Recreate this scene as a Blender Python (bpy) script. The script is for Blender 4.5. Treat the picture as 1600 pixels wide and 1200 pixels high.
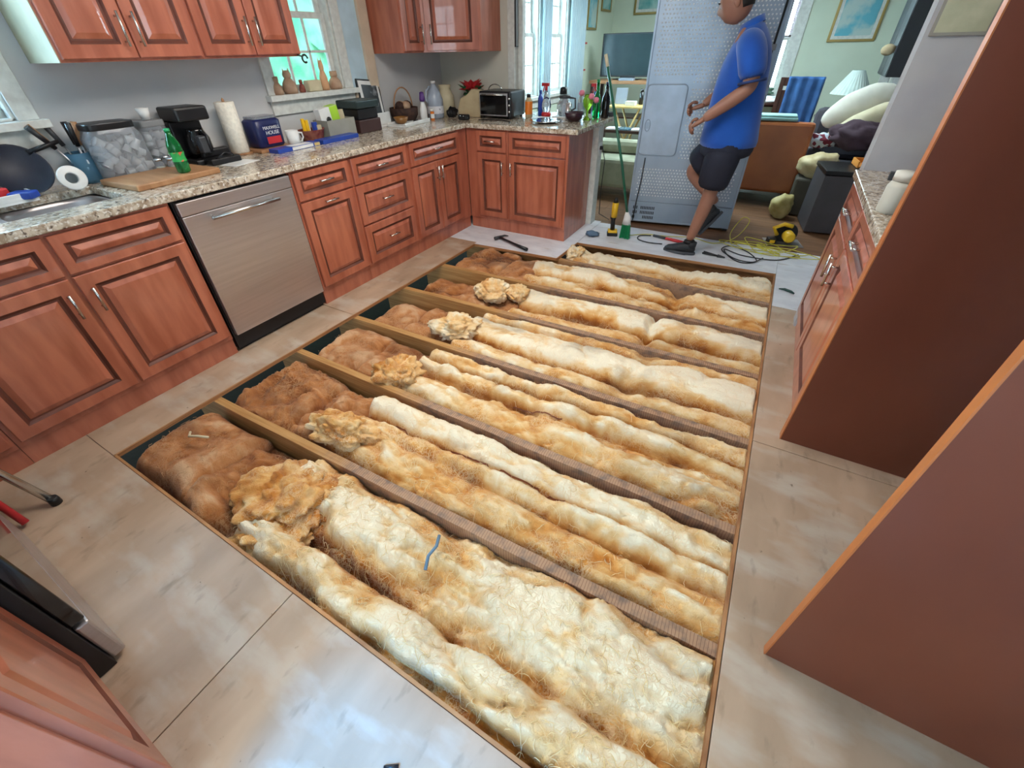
import bpy, bmesh, math, random
import numpy as np
from mathutils import Vector, Matrix, noise
random.seed(7); rng = np.random.default_rng(11)
S = bpy.context.scene; COL = S.collection
for o in list(bpy.data.objects): bpy.data.objects.remove(o)
PI = math.pi; cos, sin, R = math.cos, math.sin, math.radians

# ---------------------------------------------------------------- camera
CP = Vector((2.430, -3.4849, 1.4316)); PITCH, YAW, ROLL = .63512, -.52986, -.02242
fw = Vector((sin(YAW)*cos(PITCH), cos(YAW)*cos(PITCH), -sin(PITCH)))
rt = Vector((cos(YAW), -sin(YAW), 0)); up = rt.cross(fw)
r2 = rt*cos(ROLL)+up*sin(ROLL); u2 = up*cos(ROLL)-rt*sin(ROLL)
cam = bpy.data.objects.new('camera', bpy.data.cameras.new('camera')); COL.objects.link(cam)
cam.matrix_world = Matrix(((r2.x, u2.x, -fw.x, CP.x), (r2.y, u2.y, -fw.y, CP.y), (r2.z, u2.z, -fw.z, CP.z), (0, 0, 0, 1)))
cam.data.sensor_fit = 'HORIZONTAL'; cam.data.sensor_width = 36; cam.data.lens = 659.87/1600*36
cam.data.shift_x = .00336; cam.data.shift_y = -.02378; cam.data.clip_start = .02; cam.data.clip_end = 200
S.camera = cam
# ---------------------------------------------------------------- view, world, lights
S.view_settings.view_transform = 'Standard'; S.view_settings.look = 'None'
S.view_settings.exposure = 0.2; S.view_settings.gamma = 1; S.view_settings.use_curve_mapping = False
W = bpy.data.worlds.new('world'); S.world = W; W.use_nodes = True
bg = W.node_tree.nodes['Background']; bg.inputs[0].default_value = (.70, .90, 1.0, 1); bg.inputs[1].default_value = 2.2
def light(name, kind, loc, rot, energy, color, **k):
    d = bpy.data.lights.new(name, kind); d.energy = energy; d.color = color
    for a, v in k.items(): setattr(d, a, v)
    o = bpy.data.objects.new(name, d); COL.objects.link(o); o.location = loc; o.rotation_euler = rot; return o
# daylight entering through the glazed door behind the camera, high and cool
light('sun', 'SUN', (2, -8, 8), (R(90-61), 0, 0), 8.5, (.06, .40, 1.0), angle=R(6))
# daylight at the windows and the door; the last lamp is an added fill
light('daylight_and_fill', 'AREA', (-.86, -3.45, 1.65), (0, R(-90), 0), 170, (.45, .74, 1), shape='RECTANGLE', size=.85, size_y=1.3)
light('daylight_and_fill', 'AREA', (-.5, 2.15, 1.5), (0, R(-90), 0), 260, (.50, .80, 1), shape='RECTANGLE', size=1.0, size_y=1.2)
light('daylight_and_fill', 'AREA', (1.95, 4.85, 1.45), (R(-90), 0, 0), 45, (.62, .88, 1), shape='RECTANGLE', size=.6, size_y=1.1)
light('daylight_and_fill', 'AREA', (2.55, -4.5, 1.15), (R(90), 0, 0), 9, (.6, .82, 1), shape='RECTANGLE', size=1.5, size_y=1.9)
light('daylight_and_fill', 'AREA', (3.66, -3.62, 1.55), (0, R(90), 0), 22, (.70, .86, 1), shape='RECTANGLE', size=1.1, size_y=1.0)  # added fill for the left cabinets, at a made-up right wall window
# soft overhead fill, added as unseen ceiling lamps (fixtures are built below)
light('ceiling_fill', 'AREA', (1.3, -1.8, 2.36), (0, 0, 0), 48, (1.0, .93, .84), shape='RECTANGLE', size=1.2, size_y=1.2)
light('ceiling_fill', 'AREA', (1.6, 2.3, 2.36), (0, 0, 0), 80, (.76, .94, 1.0), shape='RECTANGLE', size=1.0, size_y=1.0)

# ---------------------------------------------------------------- materials
def lin(c): return tuple((x/12.92 if x <= .04045 else ((x+.055)/1.055)**2.4) for x in [v/255 for v in c])+(1,)
MATS = {}
def mat(name, rgb, rough=.5, metal=0., rgb2=None, scale=8, stretch=(1, 1, 1), bump=0., detail=4, trans=0, emit=None, estr=0, coat=0, alpha=1, ior=1.45, lo=.35, hi=.65, spec=.5, bdist=.002, sheen=0):
    m = bpy.data.materials.new(name); m.use_nodes = True; nt = m.node_tree; b = nt.nodes['Principled BSDF']
    b.inputs['Roughness'].default_value = rough; b.inputs['Metallic'].default_value = metal
    b.inputs['Transmission Weight'].default_value = trans; b.inputs['IOR'].default_value = ior
    b.inputs['Coat Weight'].default_value = coat; b.inputs['Alpha'].default_value = alpha
    b.inputs['Specular IOR Level'].default_value = spec
    if sheen: b.inputs['Sheen Weight'].default_value = sheen
    if emit: b.inputs['Emission Color'].default_value = lin(emit); b.inputs['Emission Strength'].default_value = estr
    tc = nt.nodes.new('ShaderNodeTexCoord'); mp = nt.nodes.new('ShaderNodeMapping'); mp.inputs['Scale'].default_value = stretch
    nt.links.new(tc.outputs['Object'], mp.inputs[0])
    n = nt.nodes.new('ShaderNodeTexNoise'); n.inputs['Scale'].default_value = scale; n.inputs['Detail'].default_value = detail
    nt.links.new(mp.outputs[0], n.inputs['Vector'])
    cr = nt.nodes.new('ShaderNodeValToRGB'); cr.color_ramp.elements[0].position = lo; cr.color_ramp.elements[1].position = hi
    c2 = rgb2 or tuple(min(255, int(v*.93)) for v in rgb)
    cr.color_ramp.elements[0].color = lin(rgb); cr.color_ramp.elements[1].color = lin(c2)
    nt.links.new(n.outputs[0], cr.inputs[0]); nt.links.new(cr.outputs[0], b.inputs['Base Color'])
    if bump:
        bp = nt.nodes.new('ShaderNodeBump'); bp.inputs['Strength'].default_value = bump; bp.inputs['Distance'].default_value = bdist
        nt.links.new(n.outputs[0], bp.inputs['Height']); nt.links.new(bp.outputs[0], b.inputs['Normal'])
    MATS[name] = m; return m
def nodes(m): return m.node_tree.nodes, m.node_tree.links, m.node_tree.nodes['Principled BSDF']
def addramp(m, vec_stretch, scale, cols, fac_mix, detail=3, kind='noise', lo=.4, hi=.7):
    """blend a second procedural layer over the base colour"""
    N, L, b = nodes(m); src = b.inputs['Base Color'].links[0].from_socket
    tc = N.new('ShaderNodeTexCoord'); mp = N.new('ShaderNodeMapping'); mp.inputs['Scale'].default_value = vec_stretch
    L.new(tc.outputs['Object'], mp.inputs[0])
    if kind == 'noise':
        n = N.new('ShaderNodeTexNoise'); n.inputs['Detail'].default_value = detail; out = n.outputs[0]
    else:
        n = N.new('ShaderNodeTexVoronoi'); out = n.outputs[0]
    n.inputs['Scale'].default_value = scale; L.new(mp.outputs[0], n.inputs['Vector'])
    cr = N.new('ShaderNodeValToRGB'); cr.color_ramp.elements[0].position = lo; cr.color_ramp.elements[1].position = hi
    cr.color_ramp.elements[0].color = (0, 0, 0, 1); cr.color_ramp.elements[1].color = (fac_mix,)*3+(1,)
    L.new(out, cr.inputs[0])
    mx = N.new('ShaderNodeMix'); mx.data_type = 'RGBA'; L.new(cr.outputs[0], mx.inputs['Factor']); L.new(src, mx.inputs['A'])
    mx.inputs['B'].default_value = lin(cols); L.new(mx.outputs['Result'], b.inputs['Base Color'])
cherry = mat('cherry_wood', (180, 104, 78), .34, rgb2=(152, 80, 56), scale=3.2, stretch=(6, 6, .9), coat=.5, spec=.7, detail=6)
glaze = mat('cherry_glaze', (104, 54, 38), .5, rgb2=(82, 42, 32), scale=9)
panel_shaded = mat('cherry_shaded', (112, 56, 36), .40, rgb2=(98, 46, 28), scale=2, stretch=(1, 1, .5), coat=.1)  # the cabinets' cherry again, with the panels' shade put into the colour
edgew = mat('cherry_edge_band', (180, 104, 54), .45)
cream_side = mat('pale_cabinet_side', (176, 168, 140), .5)
granite = mat('granite', (196, 184, 166), .16, rgb2=(150, 132, 112), scale=38, detail=8, lo=.42, hi=.6, coat=.3)
addramp(granite, (1, 1, 1), 60, (70, 58, 52), .85, 6, lo=.57, hi=.66)
addramp(granite, (1.3, 1, 1), 75, (226, 222, 214), .8, 5, lo=.56, hi=.64)
steel = mat('stainless', (196, 190, 190), .34, .85, rgb2=(186, 180, 180), scale=2, stretch=(1, 1, 30))
nickel = mat('brushed_nickel', (205, 203, 198), .25, 1.0)
chrome = mat('chrome', (225, 228, 232), .08, 1.0)
blackg = mat('black_glass', (10, 10, 12), .12, coat=.4)
blackp = mat('black_plastic', (24, 24, 27), .38)
dkgrey = mat('dark_grey_plastic', (58, 60, 64), .45)
grey = mat('grey_plastic', (132, 134, 136), .5)
white = mat('white_plastic', (226, 226, 224), .4)
paint = mat('white_paint', (214, 216, 210), .55, bump=.05, scale=30)
wallm = mat('wall_paint_grey', (196, 196, 196), .8, rgb2=(190, 190, 190), scale=3, bump=.08)
wallb = mat('wall_paint_cream', (202, 198, 184), .8, rgb2=(196, 190, 176), scale=3, bump=.08)
wallg = mat('wall_paint_green', (206, 216, 196), .8, rgb2=(200, 210, 190), scale=3, bump=.05)
walll = mat('wall_paint_lavender', (176, 174, 174), .75, rgb2=(168, 165, 168), scale=6, bump=.1)
ceilm = mat('ceiling_paint', (222, 222, 218), .9)
glass = mat('glass', (250, 255, 255), .02, trans=1.0)
# subfloor panels: pale worn plywood with smears of dried adhesive
ply = mat('subfloor', (184, 156, 132), .42, rgb2=(154, 128, 106), scale=2.6, stretch=(2.2, .8, 1), detail=8, bump=.25, lo=.3, hi=.7, bdist=.003)
addramp(ply, (1, 2.4, 1), 3.2, (190, 180, 168), .6, 10, lo=.5, hi=.68)
addramp(ply, (5, 2, 1), 4.0, (112, 96, 80), .55, 10, lo=.6, hi=.74)
addramp(ply, (1, 1, 1), 34, (84, 66, 50), .8, 4, lo=.71, hi=.76)
ply_sheen = mat('subfloor_sheen', (222, 224, 230), .38, rgb2=(204, 206, 214), scale=5, stretch=(1, 2, 1), detail=8, bump=.2)  # same plywood, bluish sheen of the far windows put into its colour
addramp(ply_sheen, (1, 3, 1), 6, (150, 136, 120), .5, 8, lo=.6, hi=.75)
plyedge = mat('plywood_cut_edge', (176, 126, 82), .7, rgb2=(136, 90, 56), scale=6, stretch=(1, 1, 60), detail=3)
laminate = mat('brown_laminate', (122, 86, 58), .5, rgb2=(98, 66, 42), scale=3, stretch=(1, 6, 1))
dirt = mat('crawlspace_soil', (40, 32, 27), .95, bump=.5, scale=12, bdist=.01)
# joist lumber: fresh tan wood, weathered grey-brown glue residue with fine cross marks further along
lumber = mat('joist_lumber', (186, 142, 88), .7, rgb2=(158, 112, 62), scale=5, stretch=(.6, 14, 14), detail=6, bump=.2)
def residue(m, x0, x1):
    N, L, b = nodes(m); src = b.inputs['Base Color'].links[0].from_socket
    tc = N.new('ShaderNodeTexCoord'); sp = N.new('ShaderNodeSeparateXYZ'); L.new(tc.outputs['Object'], sp.inputs[0])
    n = N.new('ShaderNodeTexNoise'); n.inputs['Scale'].default_value = 7; n.inputs['Detail'].default_value = 8; L.new(tc.outputs['Object'], n.inputs['Vector'])
    ad = N.new('ShaderNodeMath'); ad.operation = 'MULTIPLY_ADD'; L.new(n.outputs[0], ad.inputs[0]); ad.inputs[1].default_value = .9; L.new(sp.outputs[0], ad.inputs[2])
    mr = N.new('ShaderNodeMapRange'); mr.inputs[1].default_value = x0+.45; mr.inputs[2].default_value = x1+.45; L.new(ad.outputs[0], mr.inputs[0])
    wv = N.new('ShaderNodeTexWave'); wv.wave_type = 'BANDS'; wv.bands_direction = 'X'; wv.inputs['Scale'].default_value = 30; wv.inputs['Distortion'].default_value = 1.6; wv.inputs['Detail'].default_value = 2
    L.new(tc.outputs['Object'], wv.inputs['Vector'])
    cr = N.new('ShaderNodeValToRGB'); cr.color_ramp.elements[0].color = lin((120, 88, 68)); cr.color_ramp.elements[1].color = lin((166, 130, 102)); cr.color_ramp.elements[0].position = .0; cr.color_ramp.elements[1].position = .14
    L.new(wv.outputs[0], cr.inputs[0])
    n2 = N.new('ShaderNodeTexNoise'); n2.inputs['Scale'].default_value = 26; n2.inputs['Detail'].default_value = 8; L.new(tc.outputs['Object'], n2.inputs['Vector'])
    c2 = N.new('ShaderNodeValToRGB'); c2.color_ramp.elements[0].position = .45; c2.color_ramp.elements[1].position = .68; c2.color_ramp.elements[0].color = (0, 0, 0, 1); c2.color_ramp.elements[1].color = (.75, .75, .75, 1); L.new(n2.outputs[0], c2.inputs[0])
    m2 = N.new('ShaderNodeMix'); m2.data_type = 'RGBA'; L.new(c2.outputs[0], m2.inputs['Factor']); L.new(cr.outputs[0], m2.inputs['A']); m2.inputs['B'].default_value = lin((96, 84, 78))
    mx = N.new('ShaderNodeMix'); mx.data_type = 'RGBA'; L.new(mr.outputs[0], mx.inputs['Factor']); L.new(src, mx.inputs['A']); L.new(m2.outputs['Result'], mx.inputs['B'])
    L.new(mx.outputs['Result'], b.inputs['Base Color'])
residue(lumber, .95, 1.25)
def fibre(name, cols, dark, streak, sc=3.0):
    """glass-fibre insulation: tone comes from the vertex colour 'tone' (which layer of the batt it is) broken up with noise"""
    m = bpy.data.materials.new(name); m.use_nodes = True; N, L, b = nodes(m)
    b.inputs['Roughness'].default_value = .95; b.inputs['Specular IOR Level'].default_value = .1; b.inputs['Sheen Weight'].default_value = .12
    tc = N.new('ShaderNodeTexCoord'); at = N.new('ShaderNodeAttribute'); at.attribute_name = 'tone'
    sx = N.new('ShaderNodeSeparateColor'); L.new(at.outputs['Color'], sx.inputs[0])
    n1 = N.new('ShaderNodeTexNoise'); n1.inputs['Scale'].default_value = sc; n1.inputs['Detail'].default_value = 10; n1.inputs['Roughness'].default_value = .62; n1.inputs['Distortion'].default_value = 1.2
    mp = N.new('ShaderNodeMapping'); mp.inputs['Scale'].default_value = (1, 2.0, 1); L.new(tc.outputs['Object'], mp.inputs[0]); L.new(mp.outputs[0], n1.inputs['Vector'])
    ma = N.new('ShaderNodeMath'); ma.operation = 'MULTIPLY_ADD'; L.new(n1.outputs[0], ma.inputs[0]); ma.inputs[1].default_value = 1.35; ma.inputs[2].default_value = -.72
    ms = N.new('ShaderNodeMath'); ms.operation = 'ADD'; L.new(ma.outputs[0], ms.inputs[0]); L.new(sx.outputs[0], ms.inputs[1])
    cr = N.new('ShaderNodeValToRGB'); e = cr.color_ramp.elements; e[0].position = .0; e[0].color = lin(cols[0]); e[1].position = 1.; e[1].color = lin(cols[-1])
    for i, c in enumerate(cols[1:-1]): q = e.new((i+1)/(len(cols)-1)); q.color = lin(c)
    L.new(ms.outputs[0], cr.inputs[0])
    # fine matted fibres
    def math_(op, a_, b_=None, c_=None):
        q = N.new('ShaderNodeMath'); q.operation = op
        for k_, v_ in enumerate((a_, b_, c_)):
            if v_ is None: continue
            if isinstance(v_, (int, float)): q.inputs[k_].default_value = v_
            else: L.new(v_, q.inputs[k_])
        return q.outputs[0]
    tot = None
    for sc_, w_, st_ in ((7, .020, (1, 1.7, 1)), (13, .035, (1, 1, 1)), (24, .05, (1.4, 1, 1))):
        m_ = N.new('ShaderNodeMapping'); m_.inputs['Scale'].default_value = st_; L.new(tc.outputs['Object'], m_.inputs[0])
        q_ = N.new('ShaderNodeTexNoise'); q_.inputs['Scale'].default_value = sc_; q_.inputs['Detail'].default_value = 4; q_.inputs['Distortion'].default_value = 2.2; L.new(m_.outputs[0], q_.inputs['Vector'])
        l_ = math_('SUBTRACT', 1, math_('DIVIDE', math_('ABSOLUTE', math_('SUBTRACT', q_.outputs[0], .5)), w_)); l_ = math_('MAXIMUM', l_, 0)
        tot = l_ if tot is None else math_('MAXIMUM', tot, l_)
    n3 = N.new('ShaderNodeTexNoise'); n3.inputs['Scale'].default_value = 5; n3.inputs['Detail'].default_value = 3; L.new(tc.outputs['Object'], n3.inputs['Vector'])
    msk = math_('MULTIPLY', math_('MINIMUM', math_('MAXIMUM', math_('MULTIPLY_ADD', n3.outputs[0], 5, -2.1), 0), 1), .75)
    class _o: pass
    c2 = _o(); c2.outputs = [math_('MULTIPLY', tot, msk)]
    n2 = N.new('ShaderNodeTexNoise'); n2.inputs['Scale'].default_value = 30; n2.inputs['Detail'].default_value = 6; L.new(tc.outputs['Object'], n2.inputs['Vector'])
    hgt = math_('MULTIPLY_ADD', tot, .5, n2.outputs[0])
    mx = N.new('ShaderNodeMix'); mx.data_type = 'RGBA'; L.new(c2.outputs[0], mx.inputs['Factor']); L.new(cr.outputs[0], mx.inputs['A']); mx.inputs['B'].default_value = lin(streak)
    # dust stains (green channel)
    mx2 = N.new('ShaderNodeMix'); mx2.data_type = 'RGBA'; L.new(sx.outputs[1], mx2.inputs['Factor']); L.new(mx.outputs['Result'], mx2.inputs['A']); mx2.inputs['B'].default_value = lin(dark)
    L.new(mx2.outputs['Result'], b.inputs['Base Color'])
    bp = N.new('ShaderNodeBump'); bp.inputs['Strength'].default_value = .5; bp.inputs['Distance'].default_value = .010; L.new(hgt, bp.inputs['Height']); L.new(bp.outputs[0], b.inputs['Normal'])
    MATS[name] = m; return m
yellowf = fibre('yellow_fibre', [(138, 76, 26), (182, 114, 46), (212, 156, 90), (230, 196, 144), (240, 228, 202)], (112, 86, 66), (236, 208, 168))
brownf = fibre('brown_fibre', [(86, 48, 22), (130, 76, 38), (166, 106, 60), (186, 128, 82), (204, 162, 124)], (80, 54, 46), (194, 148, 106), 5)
kraft = mat('kraft_paper', (150, 92, 62), .8, rgb2=(120, 72, 50), scale=14)
strand = mat('loose_fibre', (240, 222, 182), .9, rgb2=(226, 196, 140), scale=5)
skin = mat('skin', (152, 106, 86), .5, rgb2=(142, 98, 78), scale=5)
hairm = mat('black_hair', (26, 22, 20), .6)
shirtm = mat('blue_shirt', (8, 84, 176), .8, rgb2=(4, 70, 156), scale=4, sheen=.3)
shortsm = mat('navy_shorts', (28, 32, 48), .8)
shoem = mat('dark_shoe', (34, 38, 44), .6)
solem = mat('shoe_sole', (70, 74, 80), .7)
yellowp = mat('yellow_plastic', (226, 178, 30), .4)
greenp = mat('green_plastic', (24, 140, 84), .4)
greenpole = mat('green_pole', (30, 96, 72), .35)
orange = mat('orange_plastic', (222, 120, 36), .4)
redp = mat('red_plastic', (190, 44, 48), .4)
bluep = mat('blue_plastic', (40, 70, 160), .4)
purple = mat('purple_plastic', (86, 50, 120), .4)
navy = mat('navy_print', (26, 34, 82), .35)
tan = mat('tan_paper', (186, 168, 134), .8, rgb2=(170, 150, 118), scale=8)
creamc = mat('cream_cloth', (206, 194, 164), .9, rgb2=(190, 178, 146), scale=9, bump=.3)
leather = mat('brown_leather', (168, 96, 52), .4, rgb2=(146, 80, 42), scale=3)
dkwood = mat('dark_wood', (62, 36, 26), .4, rgb2=(48, 28, 20), scale=5)
midwood = mat('mid_wood', (166, 122, 84), .5, rgb2=(146, 102, 68), scale=4, stretch=(1, 6, 1))
ylwood = mat('yellow_wood', (206, 178, 112), .5)
blueclo = mat('blue_cloth', (44, 84, 132), .9, rgb2=(32, 66, 112), scale=9)
terra = mat('tan_ceramic', (188, 158, 130), .6, rgb2=(160, 124, 100), scale=14)
bottleg = mat('green_bottle', (20, 150, 70), .08, trans=.75)
clearp = mat('clear_plastic', (226, 232, 240), .08, trans=.8, ior=1.3)
milkp = mat('milky_plastic', (190, 200, 216), .25, trans=.35)
bluegl = mat('blue_glass', (120, 180, 215), .05, trans=.7)
tealp = mat('teal_print', (70, 150, 150), .5, rgb2=(160, 196, 190), scale=6)
artp = mat('art_print', (96, 170, 186), .5, rgb2=(176, 196, 190), scale=3.2, lo=.45, hi=.55)
gold = mat('gold_frame', (170, 146, 90), .35, .6)
tvm = mat('tv_screen', (44, 62, 66), .18)
leafm = mat('leaves', (40, 110, 60), .6, rgb2=(28, 80, 48), scale=12)
hedge = mat('sunlit_leaves', (172, 226, 190), .8, rgb2=(110, 196, 156), scale=3.5, detail=8, lo=.4, hi=.6)
curtain = mat('sheer_curtain', (196, 214, 220), .9, rgb2=(184, 206, 216), scale=6, alpha=.92)
blind = mat('pink_blind', (222, 190, 214), .7)
galv = mat('galvanised_steel', (160, 172, 186), .36, .5, rgb2=(146, 160, 176), scale=4)
pinkp = mat('pink_petals', (226, 130, 150), .6)
greyfab = mat('grey_upholstery', (150, 150, 128), .9, rgb2=(132, 134, 112), scale=8, bump=.3)
yellowtool = mat('yellow_tool_housing', (222, 176, 34), .4)
cordy = mat('yellow_cord', (196, 186, 70), .6)
cordb = mat('black_cord', (34, 36, 42), .5)

# ---------------------------------------------------------------- builders
class MB:
    def __init__(s, M=None): s.v = []; s.f = []; s.mi = []; s.sm = []; s.M = M
    def add(s, vs, fs, mi=0, smooth=False, M=None):
        b = len(s.v); M = M or s.M
        s.v += [tuple(M @ Vector(p)) for p in vs] if M else [tuple(p) for p in vs]
        for f in fs: s.f.append([b+i for i in f]); s.mi.append(mi); s.sm.append(smooth)
        return s
    def box(s, x0, y0, z0, x1, y1, z1, mi=0, M=None):
        x0, x1 = min(x0, x1), max(x0, x1); y0, y1 = min(y0, y1), max(y0, y1); z0, z1 = min(z0, z1), max(z0, z1)
        v = [(x0, y0, z0), (x1, y0, z0), (x1, y1, z0), (x0, y1, z0), (x0, y0, z1), (x1, y0, z1), (x1, y1, z1), (x0, y1, z1)]
        return s.add(v, [(0, 3, 2, 1), (4, 5, 6, 7), (0, 1, 5, 4), (1, 2, 6, 5), (2, 3, 7, 6), (3, 0, 4, 7)], mi, False, M)
    def tube(s, pts, r, n=8, mi=0, caps=True, M=None):
        pts = [Vector(p) for p in pts]; rs = r if isinstance(r, (list, tuple)) else [r]*len(pts)
        v = []; f = []; px = None
        for i, p in enumerate(pts):
            t = (pts[min(i+1, len(pts)-1)]-pts[max(i-1, 0)]).normalized()
            if px is None:
                a = Vector((0, 0, 1)) if abs(t.z) < .9 else Vector((1, 0, 0)); px = t.cross(a).normalized()
            else:
                q = px-t*px.dot(t); px = q.normalized() if q.length > 1e-6 else px
            py = t.cross(px)
            for k in range(n): a = 2*PI*k/n; v.append(p+(px*cos(a)+py*sin(a))*rs[i])
        for i in range(len(pts)-1):
            for k in range(n): f.append((i*n+k, i*n+(k+1) % n, (i+1)*n+(k+1) % n, (i+1)*n+k))
        s.add(v, f, mi, True, M)
        if caps: s.add(v[:n], [tuple(reversed(range(n)))], mi, False, M); s.add(v[-n:], [tuple(range(n))], mi, False, M)
        return s
    def lathe(s, prof, n=20, c=(0, 0, 0), mi=0, M=None, sx=1, sy=1, caps=True):
        v = []; f = []
        for (r, z) in prof:
            for k in range(n): a = 2*PI*k/n; v.append((c[0]+r*cos(a)*sx, c[1]+r*sin(a)*sy, c[2]+z))
        for i in range(len(prof)-1):
            for k in range(n): f.append((i*n+k, i*n+(k+1) % n, (i+1)*n+(k+1) % n, (i+1)*n+k))
        s.add(v, f, mi, True, M)
        if caps:
            if prof[0][0] > 1e-4: s.add(v[:n], [tuple(reversed(range(n)))], mi, False, M)
            if prof[-1][0] > 1e-4: s.add(v[-n:], [tuple(range(n))], mi, False, M)
        return s
    def prism(s, poly, a0, a1, axis=2, mi=0, M=None):
        def P(u, v, w): return {2: (u, v, w), 1: (u, w, v), 0: (w, u, v)}[axis]
        n = len(poly); v = [P(u, w, a0) for u, w in poly]+[P(u, w, a1) for u, w in poly]
        f = [tuple(range(n-1, -1, -1)), tuple(range(n, 2*n))]+[(i, (i+1) % n, n+(i+1) % n, n+i) for i in range(n)]
        return s.add(v, f, mi, False, M)
    def ell(s, c, rx, ry, rz, nu=16, nv=10, mi=0, fn=None, M=None):
        v = []; f = []
        for i in range(nv+1):
            th = PI*i/nv
            for k in range(nu):
                a = 2*PI*k/nu; d = Vector((sin(th)*cos(a), sin(th)*sin(a), cos(th))); m = fn(d) if fn else 1
                v.append((c[0]+rx*d.x*m, c[1]+ry*d.y*m, c[2]+rz*d.z*m))
        for i in range(nv):
            for k in range(nu): f.append((i*nu+k, (i+1)*nu+k, (i+1)*nu+(k+1) % nu, i*nu+(k+1) % nu))
        return s.add(v, f, mi, True, M)
    def loft(s, rings, n=20, mi=0, M=None, caps=True):
        """rings: (centre, rx, ry, tilt about y, yaw) stacked cross-sections"""
        v = []; f = []
        for (c, rx, ry, *t) in rings:
            T = Matrix.Rotation(t[1] if len(t) > 1 else 0, 3, 'Z') @ Matrix.Rotation(t[0] if t else 0, 3, 'Y')
            for k in range(n): a = 2*PI*k/n; v.append(Vector(c)+T @ Vector((rx*cos(a), ry*sin(a), 0)))
        m = len(rings)
        for i in range(m-1):
            for k in range(n): f.append((i*n+k, i*n+(k+1) % n, (i+1)*n+(k+1) % n, (i+1)*n+k))
        s.add(v, f, mi, True, M)
        if caps: s.add(v[:n], [tuple(reversed(range(n)))], mi, True, M); s.add(v[-n:], [tuple(range(n))], mi, True, M)
        return s
    def build(s, name, mats, parent=None, bevel=0, loc=None, rot=None, fix=True, sub=0):
        me = bpy.data.meshes.new(name); me.from_pydata([tuple(p) for p in s.v], [], s.f)
        for m in (mats if isinstance(mats, (list, tuple)) else [mats]): me.materials.append(m)
        for p, mi, sm in zip(me.polygons, s.mi, s.sm): p.material_index = mi; p.use_smooth = sm
        if fix:
            bm = bmesh.new(); bm.from_mesh(me); bmesh.ops.remove_doubles(bm, verts=bm.verts, dist=1e-6)
            bmesh.ops.recalc_face_normals(bm, faces=bm.faces); bm.to_mesh(me); bm.free()
        me.update(); o = bpy.data.objects.new(name, me); COL.objects.link(o)
        if parent: o.parent = parent
        if loc: o.location = loc
        if rot: o.rotation_euler = rot
        if bevel:
            b = o.modifiers.new('bevel', 'BEVEL'); b.width = bevel; b.segments = 2; b.limit_method = 'ANGLE'; b.angle_limit = R(35)
        if sub:
            b = o.modifiers.new('sub', 'SUBSURF'); b.levels = sub; b.render_levels = sub
        return o
def tag(o, label=None, cat=None, group=None, kind=None):
    if label: o['label'] = label
    if cat: o['category'] = cat
    if group: o['group'] = group
    if kind: o['kind'] = kind
    return o
def thing(name, label, cat, loc=(0, 0, 0), rz=0, group=None):
    o = bpy.data.objects.new(name, None); COL.objects.link(o); o.location = loc; o.rotation_euler = (0, 0, rz); o.empty_display_size = .05
    return tag(o, label, cat, group)
def struct(o, label=None): return tag(o, label, kind='structure')
def copy_tree(o, parent=None):
    c = o.copy(); COL.objects.link(c); c.parent = parent
    for ch in list(o.children): copy_tree(ch, c)
    return c
def text(s, name, size, m, parent, loc, rot, ext=.0008, label=None):
    cu = bpy.data.curves.new(name, 'FONT'); cu.body = s; cu.size = size; cu.extrude = ext; cu.align_x = 'CENTER'; cu.align_y = 'CENTER'
    cu.materials.append(m); t = bpy.data.objects.new(name, cu); COL.objects.link(t); t.parent = parent; t.location = loc; t.rotation_euler = rot
    me = bpy.data.meshes.new_from_object(t); o = bpy.data.objects.new(name, me); COL.objects.link(o); o.parent = parent; o.location = loc; o.rotation_euler = rot
    bpy.data.objects.remove(t); return o

# ---------------------------------------------------------------- setting: walls, floor, ceiling
XW, XR, YB, YN, YF, H = -.68, 3.46, .62, -4.32, 4.6, 2.44      # left wall, right wall, back wall, near wall, far wall, height
OP = [(.245, -3.27), (.285, -.40), (1.09, -.36), (1.11, .05), (2.71, .13), (2.71, -3.27)]   # the cut-out in the floor
T = .02
def slab(name, poly, m, parent=None, z1=0., z0=-T, loc=None):
    return MB().prism(poly, z0, z1, 2).build(name, [m], parent, bevel=.0015)
fl = struct(slab('floor', [(XW, YN), (1.46, YN), (1.46, -3.272), (XW, -3.272)], ply))
slab('plywood_panel', [(1.463, YN), (XR, YN), (XR, -3.272), (1.463, -3.272)], ply, fl)
slab('plywood_panel', [(XW, -3.27), (.246, -3.27), (.268, -1.86), (XW, -1.86)], ply, fl)
slab('plywood_panel', [(XW, -1.857), (.268, -1.857), (.288, -.36), (XW, -.36)], ply, fl)
slab('plywood_panel', [(XW, -.357), (.288, -.357), (.288, -.40), (1.09, -.36), (1.11, .05), (1.11, .70), (XW, .70)], ply_sheen, fl)
slab('plywood_panel', [(1.113, .05), (2.71, .13), (2.71, .66), (1.113, .66)], ply_sheen, fl)
slab('plywood_panel', [(2.713, -.43), (XR, -.43), (XR, .66), (2.713, .66)], ply_sheen, fl)
slab('plywood_panel', [(2.713, -1.82), (XR, -1.82), (XR, -.433), (2.713, -.433)], ply, fl)
slab('plywood_panel', [(2.713, -3.27), (XR, -3.27), (XR, -1.823), (2.713, -1.823)], ply, fl)
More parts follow.
